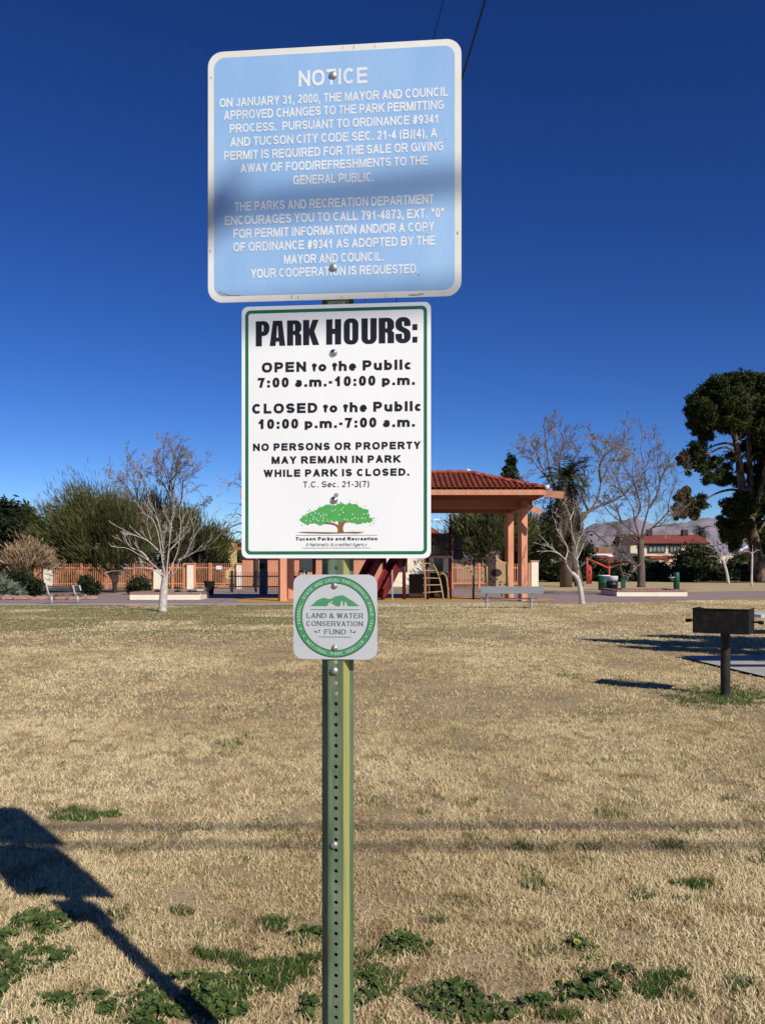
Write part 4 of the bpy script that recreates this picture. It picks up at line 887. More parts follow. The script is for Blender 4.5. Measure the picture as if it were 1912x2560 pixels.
bare_tree('bare_tree', 'bare tree half hidden behind the left edge of the park hours sign', 58, [(640, 1470), (640, 1400), (636, 1340)],
    [[(636, 1345), (625, 1310), (605, 1290), (590, 1285), (575, 1300)], [(636, 1340), (628, 1290), (612, 1270), (594, 1258)], [(634, 1330), (620, 1240), (600, 1215), (578, 1205), (570, 1230)], [(630, 1350), (600, 1330), (580, 1335), (565, 1325)], [(625, 1240), (610, 1205), (590, 1195)], [(638, 1345), (650, 1250), (660, 1200)], [(615, 1305), (596, 1310), (575, 1320), (558, 1335)]],
    .2, M['bark_dark'], M['twig'], 24, levels=3, nkids=7, lfac=.36, wob=.24, up=.05, depth=1.2, rscale=.38, tw_r=.012, part_split=.03)

# ================================================================== left side: palo verde, shrubs, fence
def spray_tree(name, label, Y, base, crown_c, rx, ry, n, m, seed, stems, tr, length=.8, wid=.07, group=None, lo=-70, hi=250):
    """wispy tree: long thin leaf sprays fanning outward and up from the trunk"""
    k = Y / F; r = np.random.RandomState(seed); loc = P(base[0], base[1], Y); loc.z = 0
    t = thing(name, label, 'tree', tuple(loc), group)
    c = P(*crown_c, Y); a = np.array([rx * k, rx * k * .8, ry * k])
    nb = 60; bd = r.normal(size=(nb, 3)); bd[:, 2] = abs(bd[:, 2]) * 1.1 - .35; bd /= np.linalg.norm(bd, axis=1)[:, None]
    idx = r.randint(0, nb, n); rad = r.uniform(.25, 1.0, n) ** .6 * (1 + r.normal(0, .1, nb))[idx]
    d = bd[idx] + r.normal(0, .16, (n, 3)); p = np.array(c) + d * a * rad[:, None]
    o = np.array([loc.x, loc.y, max(c.z - ry * k * 1.2, .5)]); u = p - o; u /= np.linalg.norm(u, axis=1)[:, None]
    u += r.normal(0, .22, (n, 3)) + np.array([0, 0, .12]); u /= np.linalg.norm(u, axis=1)[:, None]
    w = np.cross(u, r.normal(size=(n, 3))); w /= np.linalg.norm(w, axis=1)[:, None]
    L = length * r.uniform(.5, 1.3, n)[:, None]; b = w * wid * r.uniform(.6, 1.4, n)[:, None]
    V = np.stack([p - u * L * .5, p + b * .5, p + u * L * .5, p - b * .5], 1).reshape(-1, 3); V[:, 2] = np.maximum(V[:, 2], .3)
    cl = r.normal(0, .22, nb)[idx]
    np_mesh('crown', V, np.arange(4 * n).reshape(-1, 4), m, t, tint=np.repeat(np.clip(.42 + cl + r.normal(0, .14, n), 0, 1), 4))
    mb = MB()
    for s in stems: mb.tube(smooth_path([P(x, y, Y + (i * .25 if j else 0)) for j, (x, y) in enumerate(s) for i in [stems.index(s) - 1]], 4), [tr * (1 - .6 * i / (4 * (len(s) - 1))) for i in range(4 * (len(s) - 1) + 1)], 7)
    mb.build('trunk', M['bark_dark'], t, smooth=True); return t
spray_tree('palo_verde_tree', 'wide olive green palo verde fanning out above the left bench', 46, (287, 1482), (238, 1345), 138, 126, 30000, M['leaf_verde'], 31,
    [[(287, 1482), (287, 1455), (270, 1425), (248, 1405), (215, 1370)], [(287, 1455), (280, 1425), (276, 1395), (268, 1350)], [(288, 1458), (298, 1430), (318, 1405), (345, 1370)], [(287, 1450), (292, 1420), (295, 1380)]], .14, .5, .034)
spray_tree('palo_verde_tree', 'olive green palo verde behind the white barked tree and gate', 58, (500, 1472), (480, 1362), 92, 78, 15000, M['leaf_verde'], 32,
    [[(500, 1472), (498, 1430), (470, 1390)], [(498, 1430), (520, 1390)], [(498, 1430), (500, 1380)]], .16, .55, .045)
spray_tree('palo_verde_tree', 'brownish green palo verde between the two left bare trees', 64, (395, 1472), (360, 1335), 95, 105, 15000, M['leaf_twig'], 33, [[(395, 1472), (392, 1420), (370, 1380)], [(392, 1420), (410, 1370)]], .16, .6, .045)
spray_tree('palo_verde_tree', 'big dark green mesquite under the pavilion beam', 58, (1215, 1472), (1222, 1352), 105, 82, 24000, M['leaf_olive'], 34,
    [[(1215, 1472), (1212, 1430), (1190, 1390)], [(1212, 1430), (1240, 1380)], [(1213, 1430), (1215, 1370)]], .18, .42, .06)
spray_tree('palo_verde_tree', 'dark green mesquite behind the right pavilion post', 62, (1340, 1470), (1345, 1370), 70, 75, 15000, M['leaf_olive'], 35, [[(1340, 1470), (1338, 1420), (1320, 1380)], [(1338, 1420), (1360, 1370)]], .18, .42, .06)
shrub('evergreen_tree', 'dark round headed evergreen at the far left edge', 'tree', 52, [(12, 1285, 42, 42), (-30, 1310, 50, 50), (40, 1320, 45, 35), (5, 1355, 60, 35), (30, 1385, 50, 30)], 9000, .24, M['leaf_dark'], 41, trunk=[[(10, 1475), (12, 1400), (12, 1330)]], tr=.2)
shrub('evergreen_tree', 'dark evergreen with two humps right of the left edge one', 'tree', 55, [(62, 1290, 32, 32), (80, 1320, 35, 35), (55, 1345, 45, 40), (90, 1360, 35, 40), (70, 1395, 50, 30)], 8000, .24, M['leaf_dark'], 42, trunk=[[(68, 1474), (66, 1400), (64, 1330)]], tr=.2)
spray_tree('dry_shrub_tree', 'straw coloured dry bushy tree behind the left bench', 43, (72, 1487), (75, 1402), 62, 48, 5200, M['leaf_tan'], 43, [[(72, 1487), (70, 1455), (55, 1425)], [(70, 1455), (85, 1420)], [(71, 1460), (105, 1430)]], .05, .35, .05)
shrub('sage_bush', 'grey green sage bush in the left corner of the bed', 'bush', 39, [(22, 1478, 32, 22), (2, 1470, 24, 24), (40, 1486, 18, 12)], 3000, .16, M['leaf_sage'], 44, elong=3)
shrub('desert_shrub', 'dark twiggy shrub left of the bench', 'bush', 40, [(70, 1462, 34, 26), (95, 1472, 26, 20), (50, 1450, 22, 22)], 2600, .13, M['leaf_dark'], 45, elong=2.5)
shrub('desert_shrub', 'low dark shrub right of the bench end', 'bush', 42, [(215, 1462, 20, 24), (236, 1470, 18, 16)], 1800, .13, M['leaf_dark'], 46, elong=2)
shrub('round_bush', 'dark rounded bush behind the left planter', 'bush', 43, [(347, 1466, 27, 25), (332, 1474, 16, 14), (362, 1474, 16, 14)], 3000, .13, M['leaf_dark'], 47, elong=1.4)
for i, (x, y, s) in enumerate(((395, 1479, 8), (445, 1480, 9), (475, 1481, 7))): shrub('bedding_plant', ('dry tuft left of the white tree trunk in the planter', 'dry dark clump right of the white tree trunk in the planter', 'small dark clump near the planter end')[i], 'plant', 37.4, [(x, y, s, 5)], 260, .06, M['leaf_brown'] if i == 0 else M['leaf_dark'], 48 + i, group='plants in the left planter')
# rocks along the bed
M['rock'] = mat('red desert rock', (.30, .17, .125), (.40, .26, .20), rough=.95, scale=4, bump=.6)
rg = random.Random(3); proto = None
M['bed'] = mat('reddish gravel bed', (.20, .125, .095), (.28, .18, .14), rough=1, scale=8, bump=.8)
flat('planting_bed', [(-60, 36.3), (-16.1, 36.3), (-14.7, 40.5), (-14.1, 52.4), (-60, 52.4)], .01, M['bed'])
def rock_mesh(seed):
    r = random.Random(seed); vs = []; b = MB(); n = 9
    prof = [(.75, -.1), (1, .15), (.85, .5), (.5, .72), (.12, .8)]
    b.lathe(prof, n); b.v = [(x * r.uniform(.8, 1.2), y * r.uniform(.8, 1.2), z * r.uniform(.85, 1.15)) for x, y, z in b.v]; return b
rocks = [rock_mesh(i).build('rock', M['rock']) for i in range(4)]
for i in range(26):
    px = 2 + i * 9.2 + rg.uniform(-3, 3); Yr = 36.5 + rg.uniform(-.1, .9); s = rg.uniform(.13, .27)
    o = rocks[i] if i < 4 else rocks[i % 4].copy()
    if i >= 4: COL.objects.link(o)
    o.location = (P(px, HY, Yr).x, Yr, 0); o.scale = (s * 1.3, s, s * .9); o.rotation_euler = (0, 0, rg.uniform(0, 6))
    tag(o, 'reddish rock edging the desert planting bed by the left path', 'rock', 'rocks edging the planting bed')
# orange rail fence and cream pillars
M['orange'] = mat('salmon orange paint', (.64, .27, .145), (.56, .225, .115), rough=.6, scale=3)
M['orange_wall'] = mat('salmon stucco wall', (.60, .27, .165), (.55, .24, .145), rough=.9, scale=1.5, bump=.15, bscale=60)
FY = 53.5; zt_ = H - (1413 - HY) / F * FY; zl, zu = H - (1464 - HY) / F * FY, H - (1421 - HY) / F * FY
def rail_fence(label, px0, px1, Yf, m, posts, z0=.12, ztop=None, group=None, pitch=.135, pw=.042):
    ztop = ztop or zt_ + .06; x0, x1 = P(px0, HY, Yf).x, P(px1, HY, Yf).x
    t = thing('rail_fence', label, 'fence', ((x0 + x1) / 2, Yf, 0), group)
    pk = MB(); n = int((x1 - x0) / pitch)
    for i in range(n):
        x = x0 + (i + .5) * (x1 - x0) / n; pk.box((x, Yf, (z0 + ztop) / 2), (pw, pw, ztop - z0))
        pk.add([(x - pw / 2, Yf - pw / 2, ztop), (x + pw / 2, Yf - pw / 2, ztop), (x + pw / 2, Yf + pw / 2, ztop), (x - pw / 2, Yf + pw / 2, ztop), (x, Yf, ztop + .06)], [(0, 1, 4), (1, 2, 4), (2, 3, 4), (3, 0, 4)])
    pk.build('pickets', m, t)
    for z in (ztop - .22, z0 + .22): MB().box(((x0 + x1) / 2, Yf + .002, z), (x1 - x0, .05, .065)).build('rail', m, t)
    for px in posts: x = P(px, HY, Yf).x; MB().box((x, Yf + .01, (ztop + .08) / 2), (.12, .12, ztop + .08)).build('post', m, t)
    return t
rail_fence('long orange picket fence between the two left cream pillars', 134, 384, FY, M['orange'], (205, 268, 335))
rail_fence('short orange picket fence panel left of the gate pillar', 406, 466, FY, M['orange'], (432, 462))
rail_fence('orange fence stub at the far left behind the dry shrub', 88, 110, FY, M['orange'], (90,))
def pillar(label, pxa, pxb, Yp, pyt, cap=True):
    x0, x1 = P(pxa, HY, Yp).x, P(pxb, HY, Yp).x; zt = H - (pyt - HY) / F * Yp
    t = thing('pillar', label, 'pillar', ((x0 + x1) / 2, Yp, 0), 'cream pillars of the orange fence')
    MB().box(((x0 + x1) / 2, Yp, zt / 2), (x1 - x0, .42, zt)).build('shaft', M['cream'], t, bevel=.015)
    if cap: MB().box(((x0 + x1) / 2, Yp, zt + .04), (x1 - x0 + .1, .52, .075)).build('cap', M['orange_wall'], t)
pillar('cream pillar at the left end of the orange fence', 112, 132, FY, 1410); pillar('cream pillar behind the white barked tree trunk', 386, 404, FY, 1424, False)
pillar('cream pillar left of the orange double gate', 469, 485, FY, 1411); pillar('cream pillar between gate and salmon wall', 592, 604, FY, 1411)
pillar('cream pillar right of the pavilion posts', 1326, 1344, 56, 1404)
gt_ = thing('gate', 'orange double picket gate with a small white notice', 'gate', (P(538, HY, FY).x, FY, 0))
for a, b in ((488, 525), (528, 588)):
    xa, xb = P(a, HY, FY).x, P(b, HY, FY).x; lf = MB()
    for i in range(int((xb - xa) / .13)): lf.box((xa + (i + .5) * .13, FY, .87), (.03, .03, 1.5))
    for z in (.2, .35, 1.33): lf.box(((xa + xb) / 2, FY - .003, z), (xb - xa, .05, .06))
    for x in (xa, xb): lf.box((x, FY - .006, .86), (.11, .09, 1.55))
    lf.build('gate_leaf', M['orange'], gt_)
M['notice'] = mat('white printed notice', (.72, .73, .74), (.55, .57, .6), rough=.6, scale=40, mixpos=(.5, .7))
MB().box((P(548, HY, FY).x, FY - .06, H - (1419 - HY) / F * FY), (.36, .01, .24)).build('notice_board', M['notice'], gt_)
rail_fence('orange picket fence seen through the spotted climber', 1128, 1262, 54, M['orange'], (1130, 1198, 1260))
rail_fence('orange picket fence between pavilion posts and right pillar', 1272, 1325, 52, M['orange'], (1278, 1322))
M['blackrail'] = mat('black fence paint', (.012, .012, .014), rough=.5)
rail_fence('low black picket railing in front of the salmon wall', 572, 768, 46.5, M['blackrail'], (580, 640, 700, 766), .1, 1.1, pitch=.12, pw=.022)
# garden behind the fence
M['adobe'] = mat('brown adobe wall', (.20, .10, .065), (.30, .17, .11), rough=.95, scale=.8, bump=.3)
gw = thing('garden_wall', 'brown adobe wall seen between the orange pickets', 'wall', (P(300, HY, 60).x, 60, 0))
MB().box((P(310, HY, 60).x, 60, .62), (14.2, .3, 1.24)).build('body', M['adobe'], gw); MB().box((P(310, HY, 60).x, 60, 1.27), (14.3, .4, .07)).build('coping', M['brick'], gw)
for i, (a, b, h) in enumerate(((150, 200, 20), (215, 262, 26), (310, 380, 22), (412, 465, 26), (500, 560, 24))):
    shrub('garden_bush', ('dry', 'dark', 'straw', 'mixed', 'tawny')[i] + ' bush behind the pickets, ' + ('below the left of the palo verde', 'left of the palo verde trunk', 'right of the palo verde trunk', 'beside the white tree trunk', 'through the double gate')[i], 'bush', 56, [((a + b) / 2, 1446, (b - a) / 2, h)], 1500, .16, [M['leaf_brown'], M['leaf_dark'], M['leaf_tan'], M['leaf_olive'], M['leaf_brown']][i], 60 + i)
# ================================================================== community building behind the playground
M['tile'] = mat('red clay roof tile', (.34, .085, .042), (.24, .055, .032), rough=.85, scale=2.2, bump=.35, bscale=12)
M['dark_in'] = mat('dark brown window timber', (.12, .045, .028), (.15, .06, .036), rough=.8, scale=3)  # dark brown tones of the window frames
M['glass'] = mat('dark window glass', (.03, .04, .045), rough=.1, spec=.6)
BY = 60
bd = thing('community_building', 'salmon and cream park building with a red tile roof behind the playground', 'building', (P(860, HY, BY).x, BY, 0))
xa, xm, xb = P(606, HY, BY).x, P(960, HY, BY).x, P(1122, HY, BY).x; ze = H - (1392 - HY) / F * BY
MB().box(((xa + xm) / 2, BY + 3, 1.35), (xm - xa, 6, 2.7)).build('wall', M['orange_wall'], bd)
MB().box(((xm + xb) / 2 + .01, BY + 2.9, 1.45), (xb - xm, 6.2, 2.9)).build('wall', M['cream'], bd)
rf = MB(); z0 = 2.72; ya, yb_ = BY - .7, BY + 6.7
rf.add([(xa - .6, ya, z0), (xm, ya, z0), (xm, yb_, z0), (xa - .6, yb_, z0), (xa + 2.8, BY + 3, z0 + 1.2), (xm, BY + 3, z0 + 1.2)], [(0, 1, 5, 4), (1, 2, 5), (2, 3, 4, 5), (3, 0, 4), (3, 2, 1, 0)])
rf.build('roof', M['tile'], bd)
rf = MB(); z0 = 2.93; xc, xd = xm - .3, xb + .5
rf.add([(xc, ya, z0), (xd, ya, z0), (xd, yb_, z0), (xc, yb_, z0), ((xc + xd) / 2 - .6, BY + 3, z0 + 1.75), ((xc + xd) / 2 + .6, BY + 3, z0 + 1.75)], [(0, 1, 5, 4), (1, 2, 5), (2, 3, 4, 5), (3, 0, 4), (3, 2, 1, 0)])
rf.build('roof', M['tile'], bd)
MB().box(((xa + xm) / 2 - .3, ya - .06, 2.66), (xm - xa + .7, .1, .2)).build('fascia', M['orange'], bd)
for px, w_ in ((770, 1.0), (830, 1.0), (1000, .9), (1095, .5)):
    x = P(px, HY, BY).x; f_ = MB().box((x, BY - .23 if px > 960 else BY - .02, 1.6), (w_ + .12, .08, 1.1)).build('window', M['dark_in'], bd); MB().box((x, BY - .28 if px > 960 else BY - .07, 1.6), (w_, .05, .98)).build('pane', M['glass'], f_)
dr = MB().box((P(765, HY, BY).x, BY - .04, 1.05), (.25, .08, 2.1)).build('door_trim', M['cream'], bd)
# kiosk post
M['slate'] = mat('dark blue grey post', (.06, .065, .085), (.075, .08, .10), rough=.7, scale=3)
kp = thing('kiosk_post', 'dark blue grey square post with a small black box in front of the salmon wall', 'post', (P(659, HY, 42).x, 42, 0))
MB().box((P(659, HY, 42).x, 42, 1.0), (.36, .36, 2.0)).build('shaft', M['slate'], kp, bevel=.01); MB().box((P(656, HY, 42).x, 41.79, H), (.24, .06, .26)).build('box', M['iron'], kp)

# ================================================================== shade pavilion
M['salmon'] = mat('salmon painted timber', (.62, .275, .16), (.48, .20, .115), rough=.75, scale=3.5, detail=9, stretch=(1.5, 1.5, .3), bump=.15, mixpos=(.4, .75))
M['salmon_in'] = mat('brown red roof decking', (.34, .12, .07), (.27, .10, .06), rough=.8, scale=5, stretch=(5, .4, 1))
x0, x1, y0, y1 = -4.9, 6.42, 33.5, 39.1; ze = 4.42; rise = .92; zr_ = ze + rise; hd = (y1 - y0) / 2; ym = (y0 + y1) / 2
pv = thing('shade_pavilion', 'salmon painted shade pavilion with red barrel tile hip roof over the playground', 'pavilion', ((x0 + x1) / 2, ym, 0))
def tiles(name, ax, bx, ay, by, pitch_axis):
    pass
def slope_tiles(corner_a, corner_b, ridge_a, ridge_b):
    """barrel tiles on a hip slope: eave a->b, ridge a->b"""
    A, B, C, D = (Vector(v) for v in (corner_a, corner_b, ridge_b, ridge_a)); u = (B - A).normalized(); L = (B - A).length
    up = (D - A) - u * (D - A).dot(u); S = up.length; v = up / S; n = u.cross(v); ra, rb = (D - A).dot(u), (C - A).dot(u)
    mb = MB(); step = .38; rows = int(S / step) + 1; pit = .212; nc = int(L / pit); per = 6
    for r_ in range(rows):
        s0, s1 = r_ * step, min((r_ + 1) * step + .03, S)
        for k in range(nc):
            tc = (k + .5) * pit; lo = ra * (s0 + .0) / S; hi = L - (L - rb) * s0 / S
            if tc < lo - .02 or tc > hi + .02: continue
            vs = []
            for s, lift in ((s0, .045), (s1, .012)):
                for q in range(per + 1):
                    a = math.pi * q / per; vs.append(A + u * (tc - math.cos(a) * pit * .42) + v * s + n * (math.sin(a) * .078 + lift))
            mb.add(vs, [(q, q + 1, per + 2 + q, per + 1 + q) for q in range(per)])
            # the open end of each tile and the flat pan between
            mb.add([A + u * (tc + dx) + v * s + n * z for s, z in ((s0, .03), (s1, .004)) for dx in (pit * .40, pit * .62)], [(0, 1, 3, 2)])
    return mb
ea, eb, ec, ed = (x0, y0, ze), (x1, y0, ze), (x1, y1, ze), (x0, y1, ze); ra_, rb_ = (x0 + hd, ym, zr_), (x1 - hd, ym, zr_)
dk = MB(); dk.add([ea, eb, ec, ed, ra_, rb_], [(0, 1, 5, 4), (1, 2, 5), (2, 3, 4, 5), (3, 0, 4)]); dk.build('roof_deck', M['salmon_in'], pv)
for q in ((ea, eb, ra_, rb_), (eb, ec, rb_, rb_), (ec, ed, rb_, ra_), (ed, ea, ra_, ra_)):
    slope_tiles(*q).build('roof_tiles', M['tile'], pv)
cp = MB()
def capline(a, b, r=.1):
    a, b = Vector(a), Vector(b); n = int((b - a).length / .42)
    for i in range(n): cp.tube([a.lerp(b, i / n) + Vector((0, 0, .085)), a.lerp(b, (i + 1.12) / n) + Vector((0, 0, .055))], [r * 1.05, r * .82], 8)
capline(ra_, rb_); capline(eb, rb_); capline(ea, ra_); capline(ec, rb_); capline(ed, ra_); cp.build('ridge_tiles', M['tile'], pv)
M['mortar'] = mat('white mortar plug', (.70, .62, .58), rough=.9)
for c in (eb, ea): MB().lathe([(.02, -.1), (.08, -.07), (.1, 0), (.08, .07), (.02, .1)], 10, Matrix.Translation(Vector(c) + Vector((0, -.02, .1)))).build('corner_plug', M['mortar'], pv, smooth=True)
MB().lathe([(.02, -.06), (.1, -.03), (.1, .04), (.02, .08)], 10, Matrix.Translation(Vector(rb_) + Vector((0, 0, .14)))).build('ridge_plug', M['mortar'], pv, smooth=True)
fz = ze - .09
for a, b in ((ea, eb), (eb, ec), (ec, ed), (ed, ea)): MB().bar(Vector(a) - Vector((0, 0, .1)), Vector(b) - Vector((0, 0, .1)), .06, .2).build('fascia', M['salmon'], pv)
# hip rafter tails sticking out past the corners
for c, d in ((eb, (1, -.3)), (ea, (-1, -.3))):
    dv = Vector((d[0], d[1], -.12)).normalized(); a = Vector(c) + Vector((-d[0] * .1, .05, -.14)); MB().bar(a, a + dv * .75, .12, .27).build('rafter_tail', M['salmon'], pv)
posts = [(-4.08, 35.0), (5.72, 35.0), (-4.08, 37.9), (5.60, 37.9)]
for x, y in posts: MB().box((x, y, 1.92), (.29, .29, 3.84), rz=R(24)).build('post', M['salmon'], pv, bevel=.012)
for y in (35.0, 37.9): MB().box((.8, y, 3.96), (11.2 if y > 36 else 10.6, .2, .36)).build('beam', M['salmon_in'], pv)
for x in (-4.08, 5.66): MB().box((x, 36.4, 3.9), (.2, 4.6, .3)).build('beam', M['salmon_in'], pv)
MB().bar((5.75, 34.92, 3.92), (6.45, 34.9, 3.62), .14, .24).build('brace', M['salmon'], pv)
for i in range(9):
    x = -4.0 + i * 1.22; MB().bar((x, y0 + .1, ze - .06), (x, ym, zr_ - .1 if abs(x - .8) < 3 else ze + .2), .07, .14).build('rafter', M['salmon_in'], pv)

# ================================================================== playground
M['maroon'] = mat('maroon play plastic', (.16, .016, .016), (.13, .014, .014), rough=.4, scale=3, spec=.45)
M['maroon_post'] = mat('dark red play post', (.14, .014, .014), (.10, .012, .012), rough=.4, scale=4)
M['gold'] = mat('mustard tube', (.42, .31, .12), (.36, .265, .10), rough=.45, scale=6)
M['tan_panel'] = mat('tan moulded climber', (.43, .29, .16), (.36, .24, .13), rough=.55, scale=5)
M['dark_panel'] = mat('dark brown moulded panel', (.035, .022, .018), (.05, .03, .024), rough=.6, scale=4)
PY = 37.0
pl = thing('play_structure', 'maroon and tan playground tower with twin slides and a curved ladder', 'playground', (P(1050, HY, PY).x, PY, 0))
def q(px, py, dy=0.0): return P(px, py, PY + dy)
for px, dy, py in ((1010, -.3, 1378), (1068, -.3, 1378), (1125, -.1, 1318), (1010, 1.2, 1378), (1068, 1.3, 1378), (962, .6, 1370), (785, 1.0, 1350)):
    p = q(px, py, dy); MB().tube([(p.x, p.y, .0), p], .075, 10).build('post', M['maroon_post'], pl, smooth=True)
p = q(1126, 1284, -.1); MB().tube([(p.x, p.y, .2), p], .035, 8).build('mast', M['maroon_post'], pl)
dk_ = MB(); dk_.box(((q(1010, 0).x + q(1128, 0).x) / 2, PY + .5, q(0, 1392).z), (q(1128, 0).x - q(1010, 0).x, 1.5, .1)); dk_.build('platform', M['tan_panel'], pl)
za, zb = q(0, 1390).z + .05, q(0, 1335).z
for yy in (PY - .2, PY + 1.2):
    rl = MB()
    for i in range(14): x = lerp(q(1076, 0).x, q(1124, 0).x, i / 13); rl.tube([(x, yy, za), (x, yy, zb)], .014, 5)
    for z in (za, zb, zb - .12): rl.tube([(q(1070, 0).x, yy, z), (q(1126, 0).x, yy, z)], .025, 6)
    rl.build('railing', M['dark_panel'], pl)
def slide(ptsc, wdt, nm='slide'):
    t = MB(); prof = [(-wdt / 2 - .06, .30), (-wdt / 2, .34), (-wdt / 2 + .05, .30), (-wdt / 2 + .08, .03), (0, 0), (wdt / 2 - .08, .03), (wdt / 2 - .05, .30), (wdt / 2, .34), (wdt / 2 + .06, .30), (wdt / 2 + .04, -.05), (-wdt / 2 - .04, -.05)]
    path = smooth_path(ptsc, 4); n = len(prof); vs = []
    d = (path[-1] - path[0]); d.z = 0; d.normalize(); side = Vector((-d.y, d.x, 0))
    for i, p in enumerate(path):
        tg = (path[min(i + 1, len(path) - 1)] - path[max(i - 1, 0)]).normalized(); up = side.cross(tg); up = up if up.z > 0 else -up
        vs += [p + side * a + up * b for a, b in prof]
    fs = [(i * n + k, i * n + (k + 1) % n, (i + 1) * n + (k + 1) % n, (i + 1) * n + k) for i in range(len(path) - 1) for k in range(n)]
    t.add(vs, fs); return t.build(nm, M['maroon'], pl)
slide([q(1004, 1404, .2), q(992, 1412, .05), (q(955, 0).x, PY - .75, .30), (q(944, 0).x, PY - 1.0, .22)], .5)
slide([q(948, 1404, .9), q(936, 1412, .7), (q(900, 0).x, PY - .05, .30), (q(888, 0).x, PY - .3, .22)], .5)
MB().tube([(q(957, 0).x, PY - .75, 0), (q(957, 0).x, PY - .75, .34)], .1, 8).build('slide_foot', M['maroon'], pl)
# curved ladder
ld = MB(); L_ = smooth_path([(q(1059, 0).x, PY - 1.3, 0), (q(1058.5, 0).x, PY - 1.3, q(0, 1440).z), q(1055, 1395, -1.2)]); Rr = smooth_path([(q(1104, 0).x, PY - 1.1, 0), q(1102, 1462, -1.0), q(1095, 1436, -.8), q(1083, 1412, -.5), q(1067, 1396, -.25)])
ld.tube(L_, .032, 7); ld.tube(Rr, .032, 7)
for py in (1409, 1427, 1445, 1463, 1482):
    a = q(1057, py, -1.3); i = min(range(len(Rr)), key=lambda k: abs(Rr[k].z - a.z)); ld.tube([a, Rr[i]], .022, 6)
ld.build('ladder', M['gold'], pl, smooth=True)
MB().tube(smooth_path([(q(1117, 0).x, PY - 1.0, 0), q(1117, 1452, -1.0), q(1112, 1437, -1.0), q(1104, 1434, -1.0), q(1097, 1440, -.9)]), .03, 7).build('hand_loop', M['gold'], pl, smooth=True)
MB().tube([(q(980, 0).x, PY - .9, 0), q(980, 1425, -.9)], .03, 7).build('support', M['bench_frame'], pl)
for a, b, c, d, dy in ((1022, 1060, 1435, 1492, 1.0), (1074, 1118, 1432, 1494, 1.9), (1085, 1112, 1466, 1492, .9)):
    A, B = q(a, d, dy), q(b, c, dy); MB().box(((A.x + B.x) / 2, A.y, (max(A.z, .02) + B.z) / 2), (B.x - A.x, .06, B.z - max(A.z, .02))).build('play_panel', M['dark_panel'], pl, bevel=.02)
# dark leaf shaped climber and spotted tan climber
def panel(poly, holes, Yp, thick, name, m, parent, pocket):
    pts = [(P(x, HY, Yp).x, H - (y - HY) / F * Yp) for x, y in poly]
    o = MB().prism(pts[::-1], -thick / 2, thick / 2, Matrix.Translation((0, Yp, 0)) @ Matrix.Rotation(R(90), 4, 'X')).build(name, m, parent, bevel=.02)
    mb = MB()
    for hx, hy, hr in holes:
        c = P(hx, hy, Yp - thick / 2 - .004); k = hr * Yp / F
        mb.add([c + Vector((k * math.cos(a), 0, k * .72 * math.sin(a))) for a in [2 * math.pi * i / 12 for i in range(12)]], [tuple(range(12))])
    mb.build('pocket_shade', pocket, o); return o  # flat dark discs painted for the shade inside the holes
panel([(1131, 1398), (1134, 1385), (1132, 1360), (1133, 1336), (1142, 1332), (1152, 1340), (1157, 1356), (1152, 1376), (1158, 1392), (1152, 1400)], [(1141, 1345, 3), (1140, 1356, 3), (1141, 1366, 3), (1140, 1377, 3)], PY + .3, .08, 'leaf_climber', M['dark_panel'], pl, M['iron'])
cl = thing('spotted_climber', 'tan leaf shaped climbing wall with dark discs painted for its shaded holes beside the play tower', 'climbing wall', (P(1215, HY, 36.6).x, 36.6, 0))
panel([(1131, 1397), (1140, 1399), (1160, 1399), (1181, 1397), (1182, 1440), (1172, 1436), (1165, 1425), (1156, 1414), (1140, 1408), (1131, 1405)], [(1146, 1404, 3.2), (1163, 1407, 3.2), (1174, 1402, 3), (1161, 1413, 3), (1173, 1412, 3.2), (1169, 1420, 2.6), (1177, 1429, 2.6)], 36.6, .1, 'wing_panel', M['tan_panel'], cl, M['dark_panel'])
panel([(1206, 1396), (1212, 1392), (1214, 1386), (1222, 1382), (1232, 1383), (1240, 1388), (1248, 1398), (1256, 1404), (1270, 1406), (1270, 1467), (1228, 1467), (1216, 1462), (1206, 1450), (1201, 1436), (1204, 1422), (1212, 1415), (1216, 1402), (1210, 1397)],
      [(1226, 1388, 3.2), (1234, 1395, 3.2), (1228, 1403, 2.6), (1239, 1402, 2.8), (1237, 1409, 2.2), (1206, 1431, 2.2), (1212, 1427, 2.2), (1212, 1436, 2.2), (1227, 1448, 3), (1241, 1448, 2.8), (1234, 1454, 3), (1251, 1455, 3), (1249, 1462, 3), (1261, 1461, 2.6), (1240, 1432, 14)], 36.5, .1, 'leaf_panel', M['tan_panel'], cl, M['dark_panel'])
for px, t_ in ((1217, 1384), (1270, 1405)):
    p = P(px, t_, 36.4); MB().tube([(p.x, p.y, 0), p], .05, 8).build('post', M['gold'], cl, smooth=True)
p = P(1183, 1398, 36.6); MB().tube([(p.x, p.y, 0), p], .05, 8).build('post', M['dark_panel'], cl, smooth=True)
sg = thing('playground_sign', 'small white sign on a post behind the spotted climber', 'sign', (P(1254, HY, 40).x, 40, 0))
MB().box((P(1254, HY, 40).x, 40, H - (1425 - HY) / F * 40), (.29, .02, .18)).build('panel', M['notice'], sg); MB().tube([(P(1254, HY, 40).x, 40.03, 0), (P(1254, HY, 40).x, 40.03, 1.45)], .03, 8).build('post', M['maroon_post'], sg)
